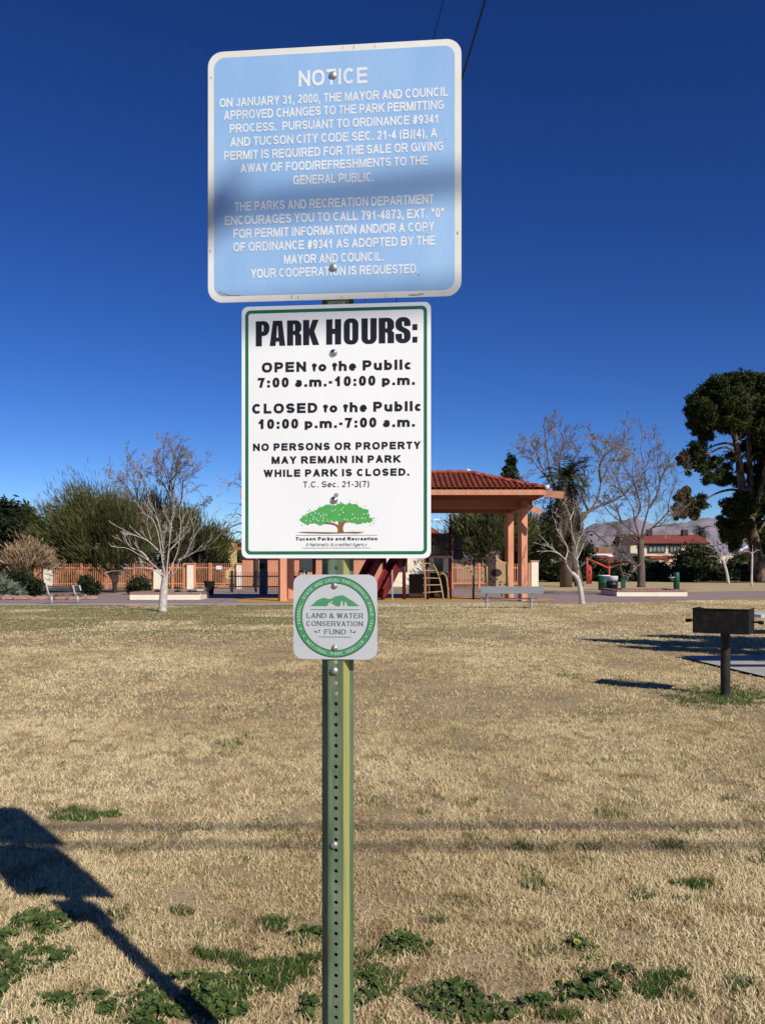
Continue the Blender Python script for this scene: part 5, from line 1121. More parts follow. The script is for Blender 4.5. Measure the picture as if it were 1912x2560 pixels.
# low riders left of the sign post
sp_r = thing('play_loop', 'dark bent tube play rail left of the emblem sign', 'play rail', (P(735, HY, 38).x, 38, 0))
MB().tube(smooth_path([(P(726, HY, 38).x, 38, 0), P(727, 1455, 38), P(733, 1444, 38), P(739, 1444, 38), P(742, 1455, 38), (P(742, HY, 38).x, 38, 0)]), .04, 7).build('loop', M['iron'], sp_r, smooth=True)
MB().tube(smooth_path([(P(747, HY, 38).x, 38, 0), P(748, 1432, 38), P(752, 1430, 38), P(768, 1430, 38)]), .03, 7).build('handrail', M['dark_panel'], sp_r, smooth=True)

# ================================================================== street lamp and far poles
lamp = thing('street_lamp', 'tall street lamp with two pale arms behind the playground', 'street lamp', (P(1136, HY, 75).x, 75, 0))
M['wood_pole'] = mat('brown wooden pole', (.22, .14, .09), (.16, .10, .065), rough=.9, scale=4, stretch=(1, 1, .1))
x = P(1136, HY, 75).x; MB().tube([(x, 75, 0), (x, 75, 6.2)], [.16, .13], 9).build('pole', M['wood_pole'], lamp, smooth=True)
MB().tube(smooth_path([P(1134, 1313, 74.9), P(1118, 1303, 74.9), P(1098, 1300, 74.9)]), .05, 6).build('arm', M['bench_frame'], lamp)
MB().tube(smooth_path([P(1137, 1313, 74.9), P(1158, 1304, 74.9), P(1188, 1298, 74.9)]), .05, 6).build('arm', M['bench_frame'], lamp)
for a, b in ((1083, 1098), (1182, 1191)): MB().box(((P(a, HY, 74.9).x + P(b, HY, 74.9).x) / 2, 74.9, P(0, 1299.5, 74.9).z), (P(b, HY, 74.9).x - P(a, HY, 74.9).x, .25, .14)).build('lamp_head', M['panel_white'], lamp, bevel=.03)

# ================================================================== bins, fountain, red frame
M['bin_green'] = mat('dark green bin paint', (.012, .075, .045), (.015, .09, .055), rough=.4, scale=4)
M['bin_black'] = mat('black barrel', (.012, .013, .015), rough=.45); M['bin_white'] = mat('white barrel top', (.72, .74, .76), rough=.45)
Yb = 44.5; x = P(1529, HY, Yb).x; zt = H - (1440 - HY) / F * Yb; r_ = 14.5 / F * Yb
b_ = thing('trash_barrel', 'black trash barrel with a broad white top band behind the right planter', 'trash can', (x, Yb, 0)); T0 = Matrix.Translation((x, Yb, 0))
MB().lathe([(r_ * .96, .004), (r_ * .96, zt * .5), (r_, zt * .52), (r_ * .96, zt * .54), (r_ * .96, zt * .74)], 24, T0).build('body', M['bin_black'], b_, smooth=True); MB().lathe([(r_ * .985, zt * .735), (r_, zt * .98), (r_ * 1.02, zt), (r_ * .9, zt), (r_ * .88, zt * .9)], 24, T0).build('top_band', M['bin_white'], b_, smooth=True)
Yb = 51; x = P(1509, HY, Yb).x; zt = H - (1438 - HY) / F * Yb
b_ = thing('trash_barrel', 'dark green trash barrel half hidden behind the black and white one', 'trash can', (x, Yb, 0)); T0 = Matrix.Translation((x, Yb, 0))
MB().lathe([(.32, .004), (.34, .45), (.36, .47), (.34, .49), (.34, zt * .96)], 24, T0).build('body', M['bin_green'], b_, smooth=True); MB().lathe([(.36, zt * .95), (.36, zt), (.3, zt + .01)], 24, T0).build('rim', M['bin_white'], b_)
Yb = 47; x = P(1557, HY, Yb).x; b_ = thing('utility_post', 'short square dark green post right of the trash barrels', 'post', (x, Yb, 0))
MB().box((x, Yb, .36), (.2, .2, .72)).build('shaft', M['bin_green'], b_, bevel=.01); MB().box((x, Yb, .735), (.23, .23, .03)).build('cap', M['bin_green'], b_)
Yb = 43.0; x = P(1690, HY, Yb).x; zt = H - (1431 - HY) / F * Yb
b_ = thing('drinking_fountain', 'dark green cylindrical drinking fountain with a side bowl at the right planter', 'fountain', (x, Yb, 0)); T0 = Matrix.Translation((x, Yb, 0))
MB().lathe([(.15, .0), (.145, zt - .02), (.13, zt), (.05, zt + .01)], 20, T0).build('pedestal', M['bin_green'], b_, smooth=True)
MB().lathe([(.05, -.08), (.16, .0), (.17, .03), (.14, .03), (.03, .01)], 16, Matrix.Translation((x - .26, Yb - .05, zt - .26))).build('bowl', M['bench_frame'], b_, smooth=True); MB().bar((x - .28, Yb - .03, zt - .38), (x - .1, Yb, zt - .38), .08, .07).build('bracket', M['bin_green'], b_)
MB().tube([(x - .3, Yb - .05, zt - .24), (x - .3, Yb - .05, zt - .13), (x - .26, Yb - .05, zt - .1)], .02, 6).build('spout', M['chrome'], b_)
M['red_frame'] = mat('bright red tube', (.55, .07, .045), (.48, .06, .04), rough=.45, scale=3)
rf_ = thing('red_bar_frame', 'red tubular play frame with a sloping top bar beyond the bins', 'play frame', (P(1495, HY, 68).x, 68, 0))
for px, pt_, dy in ((1467, 1393, 0), (1472, 1412, .8), (1476, 1416, 1.4), (1522, 1414, 0)):
    p = P(px, pt_, 68 + dy); MB().tube([(p.x, p.y, 0), p], .075, 8).build('post', M['red_frame'], rf_, smooth=True)
MB().tube([P(1466, 1396, 68), P(1523, 1421, 68)], .07, 8).build('top_bar', M['red_frame'], rf_, smooth=True)

# ================================================================== houses beyond the park
M['roof_red'] = mat('red shingle roof', (.26, .062, .045), (.21, .05, .038), rough=.9, scale=.6, bump=.3, bscale=4)
M['house_cream'] = mat('cream house wall', (.74, .60, .41), (.68, .55, .37), rough=.9, scale=.5)
M['brown_trim'] = mat('dark brown eaves', (.055, .035, .028), rough=.8); M['green_trim'] = mat('dark green trim', (.03, .075, .06), rough=.6)
M['pane'] = mat('grey green window pane', (.10, .14, .13), (.30, .33, .30), rough=.2, scale=1.2, spec=.5)
M['metal_roof'] = mat('white metal roof', (.74, .75, .76), (.66, .67, .70), rough=.5, scale=.6)
HYd = 108.0
def hp(px, py, dy=0): return P(px, py, HYd + dy)
hs = thing('house', 'two storey cream house with long red roof and dark gable beyond the park', 'house', (hp(1650, HY).x, HYd, 0))
def hbox(pa, pb, y0, y1, m, name, parent, dz=0):
    A, B = hp(pa[0], pa[1]), hp(pb[0], pb[1]); z0_, z1_ = max(B.z, 0), A.z
    return MB().box(((A.x + B.x) / 2, HYd + (y0 + y1) / 2, (z0_ + z1_) / 2), (B.x - A.x, y1 - y0, z1_ - z0_)).build(name, m, parent)
hbox((1575, 1362), (1765, 1450), 0, 8, M['house_cream'], 'wall', hs)
def gable(pl_, pr, pe, pt_, y0, y1, m, name, parent, ov=.35, soff=None):
    """roof with its ridge along x: eave row pe, ridge row pt_"""
    xa, xb = hp(pl_, HY).x, hp(pr, HY).x; ze_, zt2 = hp(0, pe).z, hp(0, pt_).z; yc = HYd + (y0 + y1) / 2; ya_, yb2 = HYd + y0 - ov, HYd + y1 + ov
    b = MB(); k = .16
    for dz in (0, -k): b.add([(xa, ya_, ze_ + dz), (xb, ya_, ze_ + dz), (xb, yc, zt2 + dz), (xa, yc, zt2 + dz), (xb, yb2, ze_ + dz), (xa, yb2, ze_ + dz)], [(0, 1, 2, 3), (3, 2, 4, 5)])
    b.add([(xa, ya_, ze_), (xa, ya_, ze_ - k), (xb, ya_, ze_ - k), (xb, ya_, ze_)], [(0, 1, 2, 3)])
    for x in (xa, xb): b.add([(x, ya_, ze_), (x, yc, zt2), (x, yb2, ze_), (x, yb2, ze_ - k), (x, yc, zt2 - k), (x, ya_, ze_ - k)], [(0, 1, 4, 5), (1, 2, 3, 4)])
    return b.build(name, m, parent)
rr = gable(1596, 1772, 1357, 1334, 0, 8, M['roof_red'], 'roof', hs)
gable(1560, 1605, 1360, 1333, 1, 6, M['brown_trim'], 'gable_roof', hs)
ra3 = MB()
for i in range(30): x = hp(1600 + i * 5.8, HY).x; ra3.box((x, HYd - .3, hp(0, 1359.5).z), (.12, .6, .16))
ra3.build('eave_brackets', M['brown_trim'], hs); hbox((1576, 1357), (1765, 1363), -.06, .1, M['brown_trim'], 'eave_band', hs)
for a, b in ((1728, 1742), (1638, 1650)):
    c_ = MB().box(((hp(a, HY).x + hp(b, HY).x) / 2, HYd + 3.6, hp(0, 1334).z), (hp(b, HY).x - hp(a, HY).x, .8, 1.3)); c_.build('chimney', M['brown_trim'], rr)
def window(pa, pb, y, parent, n, fm=None):
    fm = fm or M['green_trim']; A, B = hp(pa[0], pa[1]), hp(pb[0], pb[1]); w_ = B.x - A.x; h_ = A.z - B.z; cx_, cz = (A.x + B.x) / 2, (A.z + B.z) / 2
    f = MB(); t_ = .12
    for s in (-1, 1): f.box((cx_, HYd + y, cz + s * (h_ / 2 - t_ / 2)), (w_, .14, t_))
    for i in range(n + 1): f.box((A.x + t_ / 2 + i * (w_ - t_) / n, HYd + y, cz), (t_, .138, h_ - 2 * t_))
    fo = f.build('window', fm, parent); MB().box((cx_, HYd + y + .02, cz), (w_ - .05, .06, h_ - .05)).build('pane', M['pane'], fo)
window((1619, 1363), (1662, 1381), -.12, hs, 4); window((1672, 1363), (1700, 1381), -.12, hs, 3)
hbox((1553, 1402), (1625, 1452), -5, 0, M['house_cream'], 'porch_wall', hs)
pr_ = MB(); A, B, C = hp(1548, 1402, -5.6), hp(1588, 1383, -5.6), hp(1636, 1405, -5.6); kk = Vector((0, 0, -.28)); by_ = Vector((0, 6.0, 0))
pr_.add([A, B, C, C + kk, B + kk, A + kk] + [v + by_ for v in (A, B, C, C + kk, B + kk, A + kk)], [(0, 1, 4, 5), (1, 2, 3, 4), (0, 6, 7, 1), (1, 7, 8, 2), (5, 4, 10, 11), (4, 3, 9, 10), (6, 11, 10, 7), (7, 10, 9, 8), (0, 5, 11, 6), (2, 8, 9, 3)])
pr_.build('porch_roof', M['green_trim'], hs); gb2 = MB(); gb2.add([A + kk + Vector((.3, .5, 0)), C + kk + Vector((-.3, .5, 0)), B + kk + Vector((0, .5, -.05))], [(0, 1, 2)]); gb2.build('porch_gable', M['brown_trim'], hs)
window((1563, 1414), (1596, 1437), -5.1, hs, 5); hbox((1612, 1390), (1675, 1397), -2, .0, M['roof_red'], 'lower_roof', hs)
h2 = thing('house', 'low house with white metal roof seen past the pine trunk', 'house', (hp(1880, HY).x, HYd - 6, 0))
hbox((1848, 1392), (1960, 1450), -6, 4, M['house_cream'], 'wall', h2)
mr = MB(); A, B, C, D = hp(1790, 1371, 3), hp(1843, 1377, -7), hp(1882, 1355, -7), hp(1840, 1360, 3); E_ = hp(1925, 1376, -7)
mr.add([A, B, C, D, B - Vector((0, 0, .25)), C - Vector((0, 0, .25)), E_, E_ - Vector((0, 0, .25)), hp(1925, 1376, 3)], [(0, 1, 2, 3), (1, 4, 5, 2), (2, 5, 7, 6), (3, 2, 6, 8)]); mr.build('roof', M['metal_roof'], h2)
gg = MB(); gg.add([B + Vector((.5, .2, -.25)), E_ + Vector((-.5, .2, -.25)), C + Vector((0, .2, -.3))], [(0, 1, 2)]); gg.build('gable', M['adobe'], h2)
gg = MB().box((hp(1885, HY).x, HYd - 6.4, 1.6), (4.2, .5, 3.2)); gg.build('front_wall', M['house_cream'], h2)
h3 = thing('bay_building', 'small cream bay window building between the palms on the right', 'building', (hp(1812, HY).x, HYd - 12, 0))
b3 = MB(); xb3 = P(1812, HY, 96).x; T3 = Matrix.Translation((xb3, 96, 0)); MB().lathe([(1.55, 0), (1.55, 1.7)], 8, T3).build('wall', M['green_trim'], h3)
MB().lathe([(1.75, 1.72), (1.7, 1.85), (.9, 2.6), (.05, 2.62)], 8, T3).build('roof', M['house_cream'], h3)
for i in range(5): a = R(200 + i * 35); MB().box((xb3 + 1.45 * math.cos(a), 96 + 1.45 * math.sin(a), 1.0), (.55, .3, 1.2), rz=a + R(90)).build('window', M['pane'], h3)
h4 = thing('house', 'small red tiled house left of the two storey one', 'house', (P(1510, HY, 100).x, 100, 0))
MB().box((P(1505, HY, 100).x, 103, 1.0), (6, 6, 2.0)).build('wall', M['house_cream'], h4)
t4 = MB(); xa, xb = P(1475, HY, 100).x, P(1560, HY, 100).x; t4.add([(xa, 99.4, 1.9), (xb, 99.4, 1.9), (xb, 106.5, 1.9), (xa, 106.5, 1.9), (xa + 1.4, 103, 2.75), (xb - 1.4, 103, 2.75)], [(0, 1, 5, 4), (1, 2, 5), (2, 3, 4, 5), (3, 0, 4), (3, 2, 1, 0)]); t4.build('roof', M['roof_red'], h4)
h5 = thing('house', 'far white flat roofed house with a tawny roof behind the small red one', 'house', (P(1520, HY, 125).x, 125, 0))
MB().box((P(1505, HY, 125).x, 128, 2.1), (8, 6, 4.2)).build('wall', M['adobe'], h5); MB().box((P(1530, HY, 125).x, 124.9, 3.0), (6.0, .3, .45)).build('parapet', M['panel_white'], h5)
h6 = thing('house', 'yellow wall of a distant house above the gate', 'house', (P(558, HY, 95).x, 95, 0)); M['yellow'] = mat('yellow stucco', (.62, .50, .20), (.56, .45, .18), rough=.9, scale=.7)
MB().box((P(556, HY, 95).x, 97, 2.1), (1.9, 4, 4.2)).build('wall', M['yellow'], h6); MB().box((P(556, HY, 95).x, 97, 4.32), (2.2, 4.3, .22)).build('parapet', M['yellow'], h6)
MB().box((P(559, HY, 95).x, 94.96, 3.5), (.7, .1, .5)).build('window', M['glass'], h6)

# ================================================================== palms
M['frond'] = leafmat('palm frond', (.022, .035, .012), (.05, .065, .02), (.10, .11, .04))
M['frond_dead'] = leafmat('dead palm skirt', (.06, .045, .028), (.14, .105, .065), (.22, .17, .105))
M['palm_trunk'] = mat('palm trunk', (.17, .13, .095), (.10, .075, .055), rough=.95, scale=3, stretch=(1, 1, 3), bump=.8)
def fronds(c, n, length, e0, e1, seed, wid=.5, nl=20, lw=.05):
    """pinnate fronds from crown centre c with elevations e0..e1"""
    r = np.random.RandomState(seed); V, T = [], []
    for i in range(n):
        az = r.uniform(0, 6.283); el = R(r.uniform(e0, e1)); L = length * r.uniform(.75, 1.15); hx, hy = math.cos(az), math.sin(az); tn = np.clip(.4 + r.normal(0, .2), 0, 1)
        bend = r.uniform(.9, 1.5); p = np.array(c, float); e = el; pts = [p.copy()]; st = L / 8
        for k in range(8): p = p + np.array([hx * math.cos(e), hy * math.cos(e), math.sin(e)]) * st; e -= bend * .19; pts.append(p.copy())
        pts = np.array(pts); side = np.array([-hy, hx, 0])
        V.append(np.array([pts[0] + side * .03, pts[0] - side * .03, pts[4] - side * .02, pts[4] + side * .02])); T.append([tn] * 4)
        V.append(np.array([pts[4] + side * .02, pts[4] - side * .02, pts[8] - side * .01, pts[8] + side * .01])); T.append([tn] * 4)
        for k in range(nl):
            t = .12 + .88 * k / (nl - 1); f = t * 8; j = min(int(f), 7); q_ = pts[j] + (pts[j + 1] - pts[j]) * (f - j); d = pts[j + 1] - pts[j]; d /= np.linalg.norm(d)
            ll = wid * math.sin(math.pi * (.15 + .8 * t)) * r.uniform(.8, 1.2)
            for s in (-1, 1):
                u = side * s * .8 + d * .65 + np.array([0, 0, r.uniform(-.45, .15)]); u /= np.linalg.norm(u); w = d * lw
                V.append(np.array([q_, q_ + u * ll * .5 + w, q_ + u * ll, q_ + u * ll * .5 - w])); T.append([np.clip(tn + r.normal(0, .1), 0, 1)] * 4)
    V = np.concatenate(V); return V, np.arange(len(V)).reshape(-1, 4), np.concatenate(T)
def palm(label, Y, px, pyc, flen, n, trunk_r, seed, skirt=0, e0=-35, e1=80, group=None, wid=.5, nl=18, lw=.06):
    c = P(px, pyc, Y); t = thing('palm_tree', label, 'palm', (c.x, Y, 0), group)
    MB().tube([(c.x, Y, 0), (c.x + .05, Y, c.z * .5), c], [trunk_r * 1.2, trunk_r, trunk_r * .9], 10).build('trunk', M['palm_trunk'], t, smooth=True)
    V, Fc, T = fronds(c, n, flen, e0, e1, seed, wid, nl, lw); V[:, 2] = np.maximum(V[:, 2], .05); np_mesh('crown', V, Fc, M['frond'], t, tint=T)
    if skirt:
        lst = []
        for i in range(7): lst.append(fronds((c.x, Y, c.z - .1 - i * skirt / 7), 22, flen * (1.0 - .03 * i), -72, -8, seed + 5 + i, wid, 15, lw))
        V, Fc, T = merge(lst); V[:, 2] = np.maximum(V[:, 2], .3); np_mesh('dead_skirt', V, Fc, M['frond_dead'], t, tint=T)
    return t
palm('shaggy tall palm with a long brown skirt behind the right end of the pavilion', 58, 1414, 1205, 2.6, 44, .36, 71, skirt=3.4, e0=-5, e1=85)
palm('small date palm standing between the red frame and the two storey house', 80, 1562, 1412, 2.4, 26, .45, 72, e0=-30)
palm('broad date palm in front of the two storey house', 82, 1690, 1415, 3.2, 34, .5, 73, e0=-30, wid=.6)
palm('date palm at the right between bay building and pine trunk', 84, 1855, 1405, 2.8, 28, .5, 74, e0=-30)
palm('distant palm peeking over the right end of the red roof', 135, 1752, 1326, 2.3, 24, .25, 75, e0=-40, nl=12, lw=.1)
palm('distant palm left of the two storey house gable', 128, 1524, 1376, 2.6, 26, .3, 76, e0=-40, nl=12, lw=.1)
# slim conifer and dark tree mass
shrub('cypress_tree', 'dark narrow cypress poking above the pavilion roof', 'tree', 80, [(1277, 1152, 12, 18), (1274, 1180, 20, 26), (1282, 1215, 26, 30), (1258, 1195, 8, 16), (1275, 1260, 32, 40), (1275, 1330, 34, 60), (1275, 1400, 32, 50)], 7500, .3, M['leaf_dark'], 81, trunk=[[(1276, 1455), (1276, 1300), (1277, 1160)]], tr=.2)
shrub('evergreen_tree', 'dense dark evergreen behind the shaggy palm', 'tree', 76, [(1390, 1310, 40, 60), (1372, 1370, 45, 50), (1420, 1360, 50, 60), (1450, 1390, 40, 50), (1400, 1420, 55, 35)], 9000, .34, M['leaf_dark'], 82, trunk=[[(1405, 1458), (1405, 1400), (1400, 1330)]], tr=.35)
hedge = [(1370, 40), (1440, 46), (1488, 40), (1540, 36), (1600, 34), (1640, 46), (1690, 34), (1745, 42), (1800, 34), (1852, 46), (1905, 38)]
desc = ['behind the cream pillar', 'behind the huge bare tree trunk', 'behind the red play frame', 'behind the trash barrels', 'under the porch window', 'right of the porch', 'below the broad date palm', 'left of the bay building', 'under the bay window', 'behind the saplings', 'at the foot of the pine']
for i, (px, h_) in enumerate(hedge):
    shrub('hedge_bush', ('dark', 'dusky', 'low dark', 'dull green')[i % 4] + ' bush ' + desc[i], 'bush', 78 + (i % 3) * 1.6, [(px - 14, 1452 - h_ * .35, 26, h_ * .38), (px + 14, 1454 - h_ * .3, 26, h_ * .34), (px, 1448 - h_ * .45, 22, h_ * .4)], 2600, .26, [M['leaf_dark'], M['leaf_olive'], M['leaf_dark']][i % 3], 90 + i, group='bushes along the far lawn edge', elong=1.5)
for i, (px, py, rx, ry, Yt, lab) in enumerate(((1742, 1400, 52, 44, 92, 'rounded dark tree in front of the right end of the red roof'), (1480, 1420, 40, 26, 92, 'dark tree under the small red tiled house'), (1865, 1412, 45, 24, 94, 'dark shrubby tree in front of the white metal roof'), (1300, 1390, 40, 60, 84, 'dark tree between pavilion posts'), (1640, 1424, 30, 20, 94, 'rusty green tree right of the porch roof'), (1330, 1360, 50, 60, 88, 'dark tree behind the pavilion brace'))):
    shrub('evergreen_tree', lab, 'tree', Yt, [(px, py, rx, ry), (px - rx * .5, py + ry * .4, rx * .6, ry * .6), (px + rx * .5, py + ry * .35, rx * .6, ry * .6)], 5000, .34, M['leaf_olive'] if i in (0, 4) else M['leaf_dark'], 110 + i, trunk=[[(px, 1450), (px, py)]], tr=.25)
for i, (px, py, rx, ry, Yt, lab) in enumerate(((150, 1392, 60, 30, 80, 'dark tree behind the left pillar'), (250, 1398, 60, 26, 82, 'dark tree behind the palo verde trunk'), (350, 1396, 60, 28, 84, 'dark tree behind the round bush'), (455, 1395, 50, 30, 82, 'dark tree left of the gate pillar'), (530, 1394, 44, 24, 84, 'dark tree above the gate'), (590, 1380, 30, 30, 110, 'dark tree right of the yellow wall'), (-20, 1400, 60, 50, 70, 'dark tree at the far left frame edge'))):
    shrub('evergreen_tree', lab, 'tree', Yt, [(px, py, rx, ry), (px - rx * .5, py + ry * .7, rx * .6, ry * .8), (px + rx * .5, py + ry * .7, rx * .6, ry * .8)], 4000, .32, M['leaf_olive'] if i in (3, 5) else M['leaf_dark'], 130 + i, trunk=[[(px, 1452), (px, py)]], tr=.25)

# ================================================================== the big pine
YP = 74.0
pn = thing('pine_tree', 'huge dark aleppo pine with forked trunk at the right edge', 'tree', (P(1898, HY, YP).x, YP, 0))
tb = MB()
def trunkline(pts, r0, r1, dy=0, n=9):
    path = smooth_path([P(x, y, YP + dy * i / (len(pts) - 1)) if i or True else None for i, (x, y) in enumerate(pts)], 5); m_ = len(path)
    tb.tube(path, [lerp(r0, r1, i / (m_ - 1)) for i in range(m_)], n)
trunkline([(1903, 1457), (1893, 1400), (1878, 1330), (1866, 1285), (1856, 1240), (1850, 1190), (1846, 1150), (1838, 1105), (1828, 1060)], .56, .2)
trunkline([(1876, 1320), (1876, 1260), (1874, 1200), (1872, 1140), (1870, 1085), (1874, 1040)], .34, .15, .8)
trunkline([(1880, 1290), (1892, 1250), (1905, 1200), (1915, 1150)], .26, .15, -.6)
for pts in ([(1850, 1228), (1830, 1224), (1805, 1228), (1780, 1238), (1757, 1252), (1735, 1258)], [(1844, 1150), (1825, 1122), (1800, 1120), (1775, 1132), (1760, 1135)], [(1842, 1120), (1820, 1108), (1790, 1112), (1768, 1122)], [(1850, 1148), (1825, 1145), (1800, 1150), (1785, 1165)], [(1852, 1145), (1868, 1128), (1880, 1120)], [(1872, 1150), (1885, 1135), (1905, 1128)], [(1868, 1290), (1850, 1262), (1830, 1252), (1800, 1265)], [(1866, 1300), (1840, 1310), (1820, 1330)], [(1838, 1100), (1860, 1080), (1868, 1065)], [(1828, 1065), (1800, 1050), (1770, 1045)], [(1872, 1060), (1885, 1020), (1880, 990)], [(1826, 1060), (1815, 1020), (1800, 1000)], [(1895, 1330), (1915, 1300), (1930, 1280)]):
    trunkline(pts, .13, .05, random.Random(pts[0][0] + pts[-1][1]).uniform(-1.5, 1.5), 6)
tb.build('trunk', M['bark_tan'], pn, smooth=True)
def needles(blobs, n, size, seed, m, name, droop=None, shell=.62):
    cs, rd = [], []; r = random.Random(seed); k = YP / F
    for x, y, rad, dep in blobs:
        # each lobe is broken into a handful of smaller tufts
        C = P(x, y, YP + dep)
        for i in range(11):
            v = Vector((r.gauss(0, 1), r.gauss(0, 1), r.gauss(0, 1))).normalized() * rad * k * r.uniform(.3, .8); v.z *= .8
            cs.append(C + v); s = rad * k * r.uniform(.42, .62); rd.append((s, s, s * .8))
    V, Fc, T = leafcloud(cs, rd, n, size, seed, elong=2.2, droop=droop, shell=shell); np_mesh(name, V, Fc, m, pn, tint=T)
upper = [(1738, 1000, 26, 0), (1760, 978, 28, 1), (1790, 966, 32, -1), (1822, 958, 30, .5), (1852, 952, 30, -1), (1880, 962, 34, 1), (1910, 960, 34, 0), (1730, 1030, 22, .5), (1756, 1025, 34, -1.5), (1795, 1005, 40, 1.5), (1835, 1000, 42, -1.5), (1875, 1005, 42, 0), (1915, 1010, 44, 0), (1735, 1060, 20, 0), (1752, 1075, 22, .6), (1780, 1058, 34, -1), (1815, 1050, 34, 1), (1850, 1045, 34, -2), (1890, 1055, 36, 1), (1925, 1060, 40, -1), (1770, 1092, 14, 0), (1752, 1095, 10, 0), (1950, 1000, 50, 0), (2000, 1010, 60, -2), (2035, 1180, 55, -6.5), (2085, 1110, 55, -8), (1995, 1235, 45, -5), (1990, 1110, 50, -4), (2050, 1255, 50, -6), (2010, 1300, 40, -4), (2060, 1040, 55, -5), (1845, 1080, 20, 2), (1905, 1090, 30, -1)]
needles(upper, 175000, .17, 201, M['leaf_pine'], 'crown')
needles([(x, y, r * 1.14, d) for x, y, r, d in upper], 16000, .2, 205, M['leaf_pine'], 'outer_needles', shell=.75)
mid = [(1742, 1115, 18, 0), (1732, 1132, 18, .4), (1752, 1138, 18, -.5), (1735, 1160, 18, 0), (1756, 1170, 15, .5), (1720, 1182, 7, 0), (1782, 1160, 17, .5), (1772, 1190, 16, -.4), (1796, 1185, 12, .5), (1765, 1205, 10, 0), (1818, 1195, 20, 1.5), (1800, 1205, 14, .5), (1830, 1140, 20, 2.5), (1860, 1170, 16, 2), (1895, 1170, 24, 1.5), (1915, 1200, 26, 1), (1905, 1240, 28, 1.5), (1850, 1245, 22, -1), (1830, 1255, 20, .6), (1872, 1262, 24, -1.2), (1810, 1262, 13, 0), (1845, 1280, 26, -1), (1880, 1290, 26, 1.5), (1800, 1295, 9, 0), (1835, 1312, 24, .5), (1812, 1308, 14, .6), (1822, 1335, 22, 0), (1850, 1330, 22, 1), (1810, 1345, 14, 0), (1838, 1352, 16, .8), (1918, 1320, 34, 1.5), (1915, 1370, 26, 2), (1920, 1410, 22, 2), (1798, 1312, 10, 0), (1720, 1258, 14, 0), (1748, 1262, 16, -.4), (1752, 1242, 12, .3), (1890, 1110, 30, 2), (1915, 1130, 34, 1), (1880, 1140, 18, 2.5), (1858, 1118, 18, 2.5), (1885, 1205, 22, 2.2), (1925, 1165, 34, 1), (1885, 1240, 22, 2), (1925, 1270, 36, 1.5), (1790, 1150, 12, .4), (1812, 1170, 14, 1), (1842, 1205, 14, 2), (1822, 1280, 18, .5), (1862, 1318, 20, -1), (1815, 1325, 16, .3), (1835, 1368, 14, .3), (1805, 1330, 10, 0), (1900, 1345, 26, 2)]
needles(mid, 85000, .16, 202, M['leaf_pine'], 'lower_foliage', shell=.4)
needles([(x, y, r * 1.45, d) for x, y, r, d in mid], 15000, .19, 206, M['leaf_pine'], 'outer_needles', shell=.6)
needles([(1702, 1150, 14, 0), (1712, 1140, 13, .3), (1718, 1162, 12, -.3), (1700, 1240, 18, 0), (1712, 1232, 15, .3), (1695, 1265, 16, .2), (1708, 1285, 15, -.3), (1725, 1280, 17, .3), (1690, 1290, 10, 0), (1735, 1290, 12, 0), (1715, 1260, 20, .4)], 20000, .17, 203, M['leaf_brown'], 'dead_foliage', droop=.55, shell=.4)

# ================================================================== off-frame tree whose crown shades the lawn at the right
sh = thing('evergreen_tree', 'dark spreading evergreen outside the right edge whose pointed shadow lies across the lawn', 'tree', (12.2, 10.6, 0))
sv = Vector((-sdir.x, -sdir.y, 0)) / sdir.z
def over(px, py, z): g_ = PG(px, py); return g_ - sv * z + Vector((0, 0, z))
cs, rd = [], []
for px, py, z, rx in ((1510, 1602, 4.4, .3), (1570, 1604, 4.4, .5), (1640, 1607, 4.5, .75), (1720, 1609, 4.6, .9), (1800, 1612, 4.6, 1.0), (1690, 1592, 5.0, .5), (1760, 1594, 5.1, .8), (1840, 1598, 5.2, 1.0), (1620, 1621, 3.8, .3), (1700, 1624, 3.9, .55), (1790, 1628, 4, .7), (1880, 1615, 5, 1.2), (1940, 1608, 5.4, 1.4), (1890, 1634, 4.2, .8)):
    c = over(px, py, z); cs.append(c); rd.append((rx * 1.0, rx * .62, .4))
V, Fc, T = leafcloud(cs, rd, 9000, .2, 301, elong=1.5, shell=.1); np_mesh('crown', V, Fc, M['leaf_dark'], sh, tint=T)
tt = MB().tube([(12.2, 10.6, 0), (12.0, 10.7, 2.2), (11.2, 11.2, 4.2)], [.3, .22, .14], 9)
for c in cs[::2]: tt.tube([Vector((11.6, 10.9, 3.2)), Vector((11.2, 11.2, 4.2)).lerp(c, .6), c], [.1, .06, .02], 5)
tt.build('trunk', M['bark_dark'], sh, smooth=True)

# ================================================================== overhead lines
M['cable'] = mat('black cable', (.01, .01, .012), rough=.6)
def wire(label, pts, r): 
    o = MB().tube(pts, r, 6).build('overhead_wire', M['cable'], loc=tuple(pts[0])); return tag(o, label, 'wire', 'overhead wires')
def ray(px, py, Y): return P(px, py, Y)
wire('overhead wire passing right of the blue notice', [ray(1221, -30, 6.8), ray(870, 1160, 70)], .009)
wire('fainter overhead wire vanishing behind the top of the blue notice', [ray(1116, -30, 7.6), ray(807, 1160, 70)], .0045)
up_ = ray(838, 1160, 70); pole = thing('utility_pole', 'wooden utility pole with crossarm hidden behind the signs where the overhead wires end', 'utility pole', (up_.x, 70.1, 0))
MB().tube([(up_.x, 70.15, 0), (up_.x, 70.15, up_.z + .5)], [.17, .12], 9).build('shaft', M['wood_pole'], pole, smooth=True)
MB().box((up_.x, 70.0, up_.z - .08), (2.6, .1, .12)).build('crossarm', M['wood_pole'], pole)
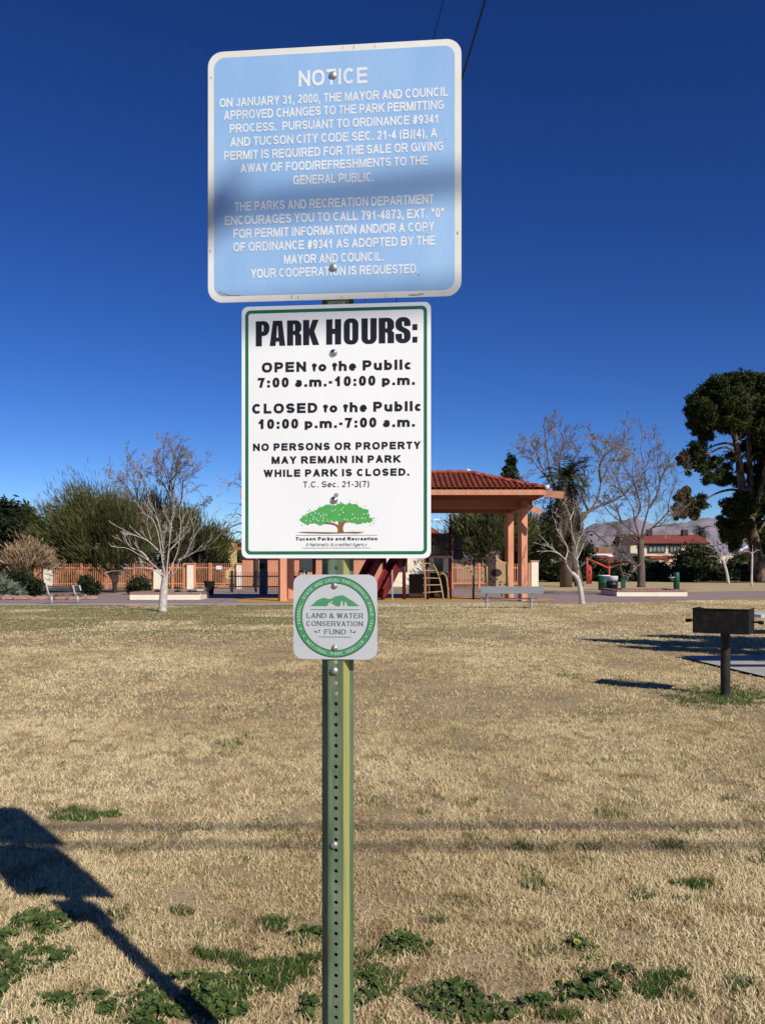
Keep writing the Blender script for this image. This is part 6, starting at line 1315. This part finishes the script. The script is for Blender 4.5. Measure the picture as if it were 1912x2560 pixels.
# thick utility cables above the road behind the viewer: they throw the blurred bands on notice and lawn
def cable_at(gy0, gy1, dist):
    """line through points whose shadow on the ground lies at depth gy0 (x=-6) and gy1 (x=6)"""
    return [Vector((x, y, 0)) + sdir * (dist / 1.0) for x, y in ((-30, gy0 - (gy1 - gy0) * 2), (-6, gy0), (6, gy1), (30, gy1 + (gy1 - gy0) * 2))]
for lab, a, b, dist, r in (('thick bundled utility cable behind the viewer, upper of two', 4.66, 4.80, 12.5, .022), ('thick bundled utility cable behind the viewer, lower of two', 4.42, 4.36, 13.0, .022)):
    c_ = cable_at(a, b, dist); o = MB().tube(c_, r, 10).build('overhead_cable', M['cable'], loc=tuple(c_[0])); tag(o, lab, 'cable', 'utility cables over the road')
# unseen blocker, added and shaped to cast the smudge on the notice
u_, v_ = sp(512, 562); q_ = P0 + T_ * u_ + Vector((0, 0, v_)); c0 = q_ + sdir * 9.5
e_ = sp(566, 474); q2 = P0 + T_ * e_[0] + Vector((0, 0, e_[1])); c1 = q2 + sdir * 9.5
o = MB().tube([c0 + (c0 - c1) * .3, c0 + (c0 - c1) * .2, c0, c1, c1 + (c1 - c0) * .15], [.014, .045, .052, .036, .012], 12).build('smudge_blocker', M['cable'], loc=tuple(c0), smooth=True); tag(o, 'unseen black spindle added behind the viewer to cast the smudge on the notice', 'shadow blocker')

# ================================================================== mountains
M['mountain'] = mat('mauve rock with painted haze', (.23, .20, .225), (.31, .275, .295), rough=1, scale=.0022, detail=9, spec=0, coords='Object', mixpos=(.35, .68))  # distance haze put into the rock colour as paler, bluer tones
nx, ny = 260, 70; D0, D1 = 7600.0, 10500.0
gx = np.linspace(-1500, 8500, nx); gy_ = np.linspace(D0, D1, ny); GX, GY_ = np.meshgrid(gx, gy_)
pxs = [800, 1200, 1400, 1480, 1530, 1580, 1640, 1690, 1730, 1770, 1810, 1860, 1912, 2000, 2300]; pys = [1345, 1330, 1312, 1304, 1296, 1297, 1304, 1300, 1294, 1290, 1296, 1303, 1312, 1304, 1330]
top_ = H + (HY - np.interp(GX / GY_ * F + CX, pxs, pys)) / F * 9200
tt_ = (GY_ - D0) / (D1 - D0); prof = np.clip(tt_ / .55, 0, 1) ** .75 * np.clip((1.25 - tt_) / .5, 0, 1)
rid = 1 - np.abs(2 * fbm(GX / 900 + GY_ / 2600, GY_ / 2200, 7, 5) - 1); det = fbm(GX / 210, GY_ / 330, 9, 4)
Z = top_ * prof * (.62 + .40 * rid) + (det - .5) * 110 * prof - 5
Vm = np.stack([GX.ravel(), GY_.ravel(), Z.ravel()], 1); ii = np.arange(nx * ny).reshape(ny, nx)
Fm = np.stack([ii[:-1, :-1].ravel(), ii[:-1, 1:].ravel(), ii[1:, 1:].ravel(), ii[1:, :-1].ravel()], 1)
tag(np_mesh('mountains', Vm, Fm, M['mountain']), kind='structure')
